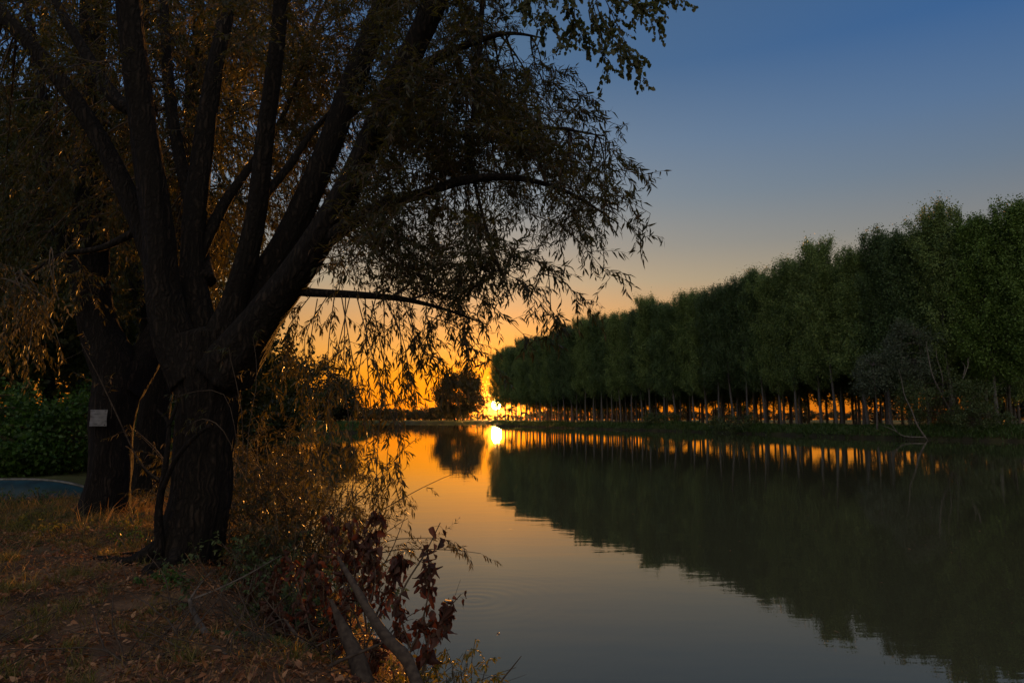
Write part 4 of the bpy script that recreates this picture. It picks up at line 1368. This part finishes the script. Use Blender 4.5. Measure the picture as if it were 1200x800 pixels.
# yellow-green seedlings at the water's edge
for k, (px, d, h, n, lab) in enumerate([(560, 4.95, .42, 4, 'tall yellow-green seedling furthest right at the water edge'), (520, 4.9, .4, 8, 'bushy yellow-green seedling below the dry leaves'), (480, 4.7, .38, 8, 'yellow-green seedling between log and dry leaves')]):
    z0 = float(ground_z(np.array([atpx(px, d)]), np.array([d]))[0])
    z1 = P(px, 765, d)[2]
    shoot_bush('seedling_plant', lab, np.array([atpx(px, d), d, z0]), n, max(h, (z1 - z0) * 1.0), .35, M_SEED, 190 + k, L=.055, W=.017, per=7, ntw=9, tl=(.05, .13))

sg = np.array([catmull(q, 9) for q in [[P(556, 822, 4.9), P(552, 785, 4.9), P(557, 748, 4.9)], [P(560, 822, 4.9), P(567, 790, 4.85), P(573, 772, 4.85)], [P(548, 822, 4.9), P(540, 786, 4.95), P(546, 762, 4.95)],
                                       [P(560, 822, 4.8), P(572, 800, 4.8), P(580, 792, 4.8)], [P(535, 822, 4.8), P(530, 780, 4.85), P(522, 758, 4.85)], [P(520, 822, 4.8), P(512, 790, 4.8), P(505, 765, 4.8)]]])
bs = sg[0, 0]
t = thing('seedling_plant', bs, 'slender yellow-green seedling standing against the water right of the dry leaves', 'plant')
tw, lf = foliage(sg, g, 8, (.03, .07), 5, .055, .015, droop=.9, t_from=.35, down=.1)
obj('stems', mesh('seedling_stems', shift([tubes(sg, np.linspace(.004, .0015, 9)[None] * np.ones((len(sg), 1)), 4), tubes(tw, np.full((len(tw), 6), .001), 3)], bs), M_TWIG), t)
obj('foliage', mesh('seedling_foliage', shift([lf], bs), M_SEED), t)

# ---- ground cover on the near bank
g = np.random.default_rng(33)


def near_points(n, g, dmin=.1):
    x = g.uniform(-11, 0.5, n * 4)
    y = 2.2 + 12 * g.uniform(0, 1, n * 4) ** 1.3
    k = (river_dist(x, y) > dmin) & (np.abs(x / y) < .95) & (np.hypot(x + 3.45, y - 7.3) > .45)
    x, y = x[k][:n], y[k][:n]
    return np.column_stack([x, y, ground_z(x, y)])


p = near_points(20000, g)
dens = fbm(p[:, 0] * 1.1, p[:, 1] * 1.1, 17)
p = p[(dens > .52) | (p[:, 1] > 8.2)]
hh = g.uniform(.03, .17, len(p)) ** 1.0 * (1 + .9 * sstep(7.5, 11, p[:, 1]))
o = obj('bank_grass', mesh('near_grass', [blades(p, hh, .0028, g, .7)], M_GRASS))
tag(o, 'thin dry and green grass on the near bank soil', 'grass', kind='stuff')
p = near_points(80000, g, 0.0)
p = p[g.uniform(0, 1, len(p)) < .25 + 1.1 * sstep(.42, .62, fbm(p[:, 0] * 1.7, p[:, 1] * 1.7, 41))]
p[:, 2] += g.uniform(.002, .03, len(p))
n = len(p)
Dn = unit(np.column_stack([g.normal(size=(n, 2)), g.normal(size=n) * .6]))
U = unit(np.column_stack([g.normal(size=(n, 2)) * .5, np.ones(n)]))
sz = g.uniform(.5, 1.2, n)
half = g.uniform(0, 1, n) < .75
lf = leaves(p, Dn, U, .055 * sz, np.where(half, .011, .028) * sz, bend=.5)
tag(obj('leaf_litter', mesh('leaf_litter', [lf], M_LITTER)), 'fallen brown leaves scattered over the near bank', 'leaf litter', kind='stuff')
p = near_points(1500, g, 0.0)
n = len(p)
tw = sweep(p + np.array([0, 0, .012]), np.column_stack([g.normal(size=(n, 2)), g.uniform(-.02, .25, n)]), g.uniform(.08, .5, n), 5, .12, .12, g)
tag(obj('fallen_twigs', mesh('fallen_twigs', [tubes(tw, g.uniform(.0015, .005, n)[:, None] * np.linspace(1, .5, 5)[None], 4)], M_DEADWOOD)), 'thin dead twigs strewn over the near bank', 'twigs', kind='stuff')
tc0 = near_points(520, g)
tc0 = tc0[tc0[:, 1] > 3.2]
kk = np.repeat(np.arange(len(tc0)), 34)
pp = tc0[kk] + np.column_stack([g.normal(size=(len(kk), 2)) * .035, np.zeros(len(kk))])
pp[:, 2] = ground_z(pp[:, 0], pp[:, 1])
hs = g.uniform(.06, .2, len(tc0))[kk] * g.uniform(.6, 1.2, len(kk))
tag(obj('grass_tufts', mesh('grass_tufts', [blades(pp, hs, .003, g, .6)], M_TUFT)), 'small tufts of straw-coloured and green grass dotted over the near bank', 'grass', kind='stuff')
# tangle of thin sticks in the brush pile
x = g.uniform(-2.6, -0.6, 260); y = g.uniform(4.3, 6.4, 260)
k = river_dist(x, y) > 0
x, y = x[k], y[k]
st = np.column_stack([x, y, ground_z(x, y)])
tw = sweep(st, np.column_stack([g.normal(size=(len(x), 2)), g.uniform(0, 1.1, len(x))]), g.uniform(.25, .9, len(x)), 7, .35, .12, g)
tag(obj('brush_pile', mesh('brush_pile', [tubes(tw, g.uniform(.002, .007, len(x))[:, None] * np.linspace(1, .4, 7)[None], 5)], M_DEADWOOD)), 'tangle of thin dead sticks piled on the slope to the water', 'brush', kind='stuff')
# low weeds where the sun reaches the ground on the left
wd = [(18, 12.2, .42, 'dark leafy weed right in front of the blue boat at the left edge'), (62, 12.6, .36, 'dark leafy weed at the right end of the blue boat'), (42, 12.0, .3, 'low dark weed before the middle of the blue boat'), (55, 9.8, .30, 'small sunlit weed left of the noticed trunk, below the boat'), (150, 9.0, .26, 'small leafy weed beside the foot of the noticed trunk'), (175, 8.2, .34, 'pale leafy weed between the two big trunks'),
      (10, 9.4, .24, 'small weed at the left edge of the bank'), (85, 8.8, .22, 'lowest weed on the bare soil under the noticed trunk'), (215, 6.4, .16, 'ground ivy sprouting before the front willow trunk')]
for k, (px, d, h, lab) in enumerate(wd):
    shoot_bush('weed_plant', lab, land(atpx(px, d), d, 0), 9, h, .5, M_SEED if k not in (0, 1, 2, 5, 8) else M_GREEN, 210 + k, L=.04, W=.02, per=7, ntw=5, tl=(.04, .12))
tall = near_points(1800, g)
tall = tall[(tall[:, 1] > 9.3) & (tall[:, 1] < 12.5)]
tag(obj('tall_grass', mesh('tall_grass', [blades(tall, g.uniform(.15, .5, len(tall)), .004, g, .35)], M_GRASS)), 'taller dry grass stalks at the back of the near bank', 'grass', kind='stuff')

# ---- paper notice on the second willow
M_PAPER, nt, out = mat('weathered_paper')
tcn = nt.nodes.new('ShaderNodeTexCoord')
mpn = nt.nodes.new('ShaderNodeMapping'); mpn.inputs['Scale'].default_value = (7, 1, 26)
nt.links.new(tcn.outputs['Object'], mpn.inputs[0])
nn = nt.nodes.new('ShaderNodeTexNoise'); nn.inputs['Scale'].default_value = 1.0; nn.inputs['Detail'].default_value = 3
nt.links.new(mpn.outputs[0], nn.inputs[0])
c = ramp(nt, nn.outputs[0], [(0.05, 0.053, 0.058), (0.12, 0.128, 0.14), (0.15, 0.16, 0.175)], [.36, .47, .7])
b = nt.nodes.new('ShaderNodeBsdfPrincipled'); b.inputs['Roughness'].default_value = .5
nt.links.new(c, b.inputs['Base Color']); nt.links.new(b.outputs[0], out.inputs[0])
u = np.linspace(-1, 1, 13)
bn = P(113, 489.5, 10.53)
a_, b_ = np.meshgrid(u, np.linspace(-1, 1, 6))
X = a_.ravel() * .148; Z = b_.ravel() * .126
Yb = .04 * a_.ravel() ** 2 + .006 * np.sin(a_.ravel() * 5 + b_.ravel() * 3)
fr = np.column_stack([X, Yb, Z]); bk = fr + [0, .003, 0]
nu = 13
q = np.array([[j * nu + i, j * nu + i + 1, (j + 1) * nu + i + 1, (j + 1) * nu + i] for j in range(5) for i in range(12)])
notice = obj('paper_notice', mesh('paper_notice', [(fr, q), (bk, q[:, ::-1])], M_PAPER, True), None, tuple(bn))
notice.rotation_euler = (0, 0, -R(10))
tag(notice, 'weathered pale paper notice fixed round the dark trunk', 'notice')

# ---- upturned blue boat at the left edge
M_BOAT = plainmat('teal_hull_paint', (0.010, 0.055, 0.072), .6, (0.006, 0.022, 0.028), 3, .01)
M_TRIM = plainmat('pale_boat_trim', (0.2, 0.2, 0.185), .7, (0.08, 0.08, 0.07), 9)
bb = land(atpx(22, 13.5), 13.5, -.10)
boat = thing('rowing_boat', bb, 'small teal blue boat lying upturned behind the grass at the left edge', 'boat')
boat.rotation_euler = (0, 0, R(8))
nu, nv = 28, 14
uu = np.linspace(-1, 1, nu)
vv = np.linspace(0, math.pi, nv)
V = []
for a in uu:
    w = .62 * (1 - abs(a) ** 2.6) ** .7 + .02
    hgt = .46 * (1 - abs(a) ** 3 * .55)
    for v in vv:
        cx = math.cos(v)
        V.append((a * 1.55, math.copysign(abs(cx) ** .7, cx) * w, hgt * math.sin(v) ** .75))
q = np.array([[i * nv + j, (i + 1) * nv + j, (i + 1) * nv + j + 1, i * nv + j + 1] for i in range(nu - 1) for j in range(nv - 1)])
obj('hull', mesh('boat_hull', [(np.array(V), q)], M_BOAT, True), boat)
V = np.array(V).reshape(nu, nv, 3)
obj('keel', mesh('boat_keel', [tubes((V[:, nv // 2] + [0, 0, .012])[None], np.full((1, nu), .022), 6)], M_TRIM), boat)
for s_ in (0, nv - 1):
    obj('gunwale', mesh('boat_gunwale', [tubes(V[:, s_][None] + [0, 0, .01], np.full((1, nu), .025), 6)], M_TRIM), boat)

# ---- small things floating on the river
g = np.random.default_rng(55)
fx, fy = g.uniform(-1, 14, 90), g.uniform(7, 38, 90)
k = river_dist(fx, fy) < -.3
c0 = np.column_stack([fx[k], fy[k], np.full(k.sum(), .006)])
n = len(c0)
D_ = unit(np.column_stack([g.normal(size=(n, 2)), np.full(n, .05)]))
lf = leaves(c0, D_, np.tile([0, 0, 1.0], (n, 1)), g.uniform(.04, .09, n), g.uniform(.012, .03, n), bend=.15)
tag(obj('floating_leaves', mesh('floating_leaves', [lf], M_LITTER)), 'tiny fallen leaves floating on the calm river', 'leaves', kind='stuff')

M_NAIL = plainmat('rusty_nail', (0.03, 0.018, 0.012), .7)
for sx, sz_ in ((-.125, .105), (.125, .105), (.125, -.105), (-.125, -.105)):
    yb = .04 * (sx / .148) ** 2
    obj('nail', mesh('nail', [tubes(np.array([[[sx, yb + .01, sz_], [sx, yb - .006, sz_]]]), np.full((1, 2), .006), 8)], M_NAIL), notice)
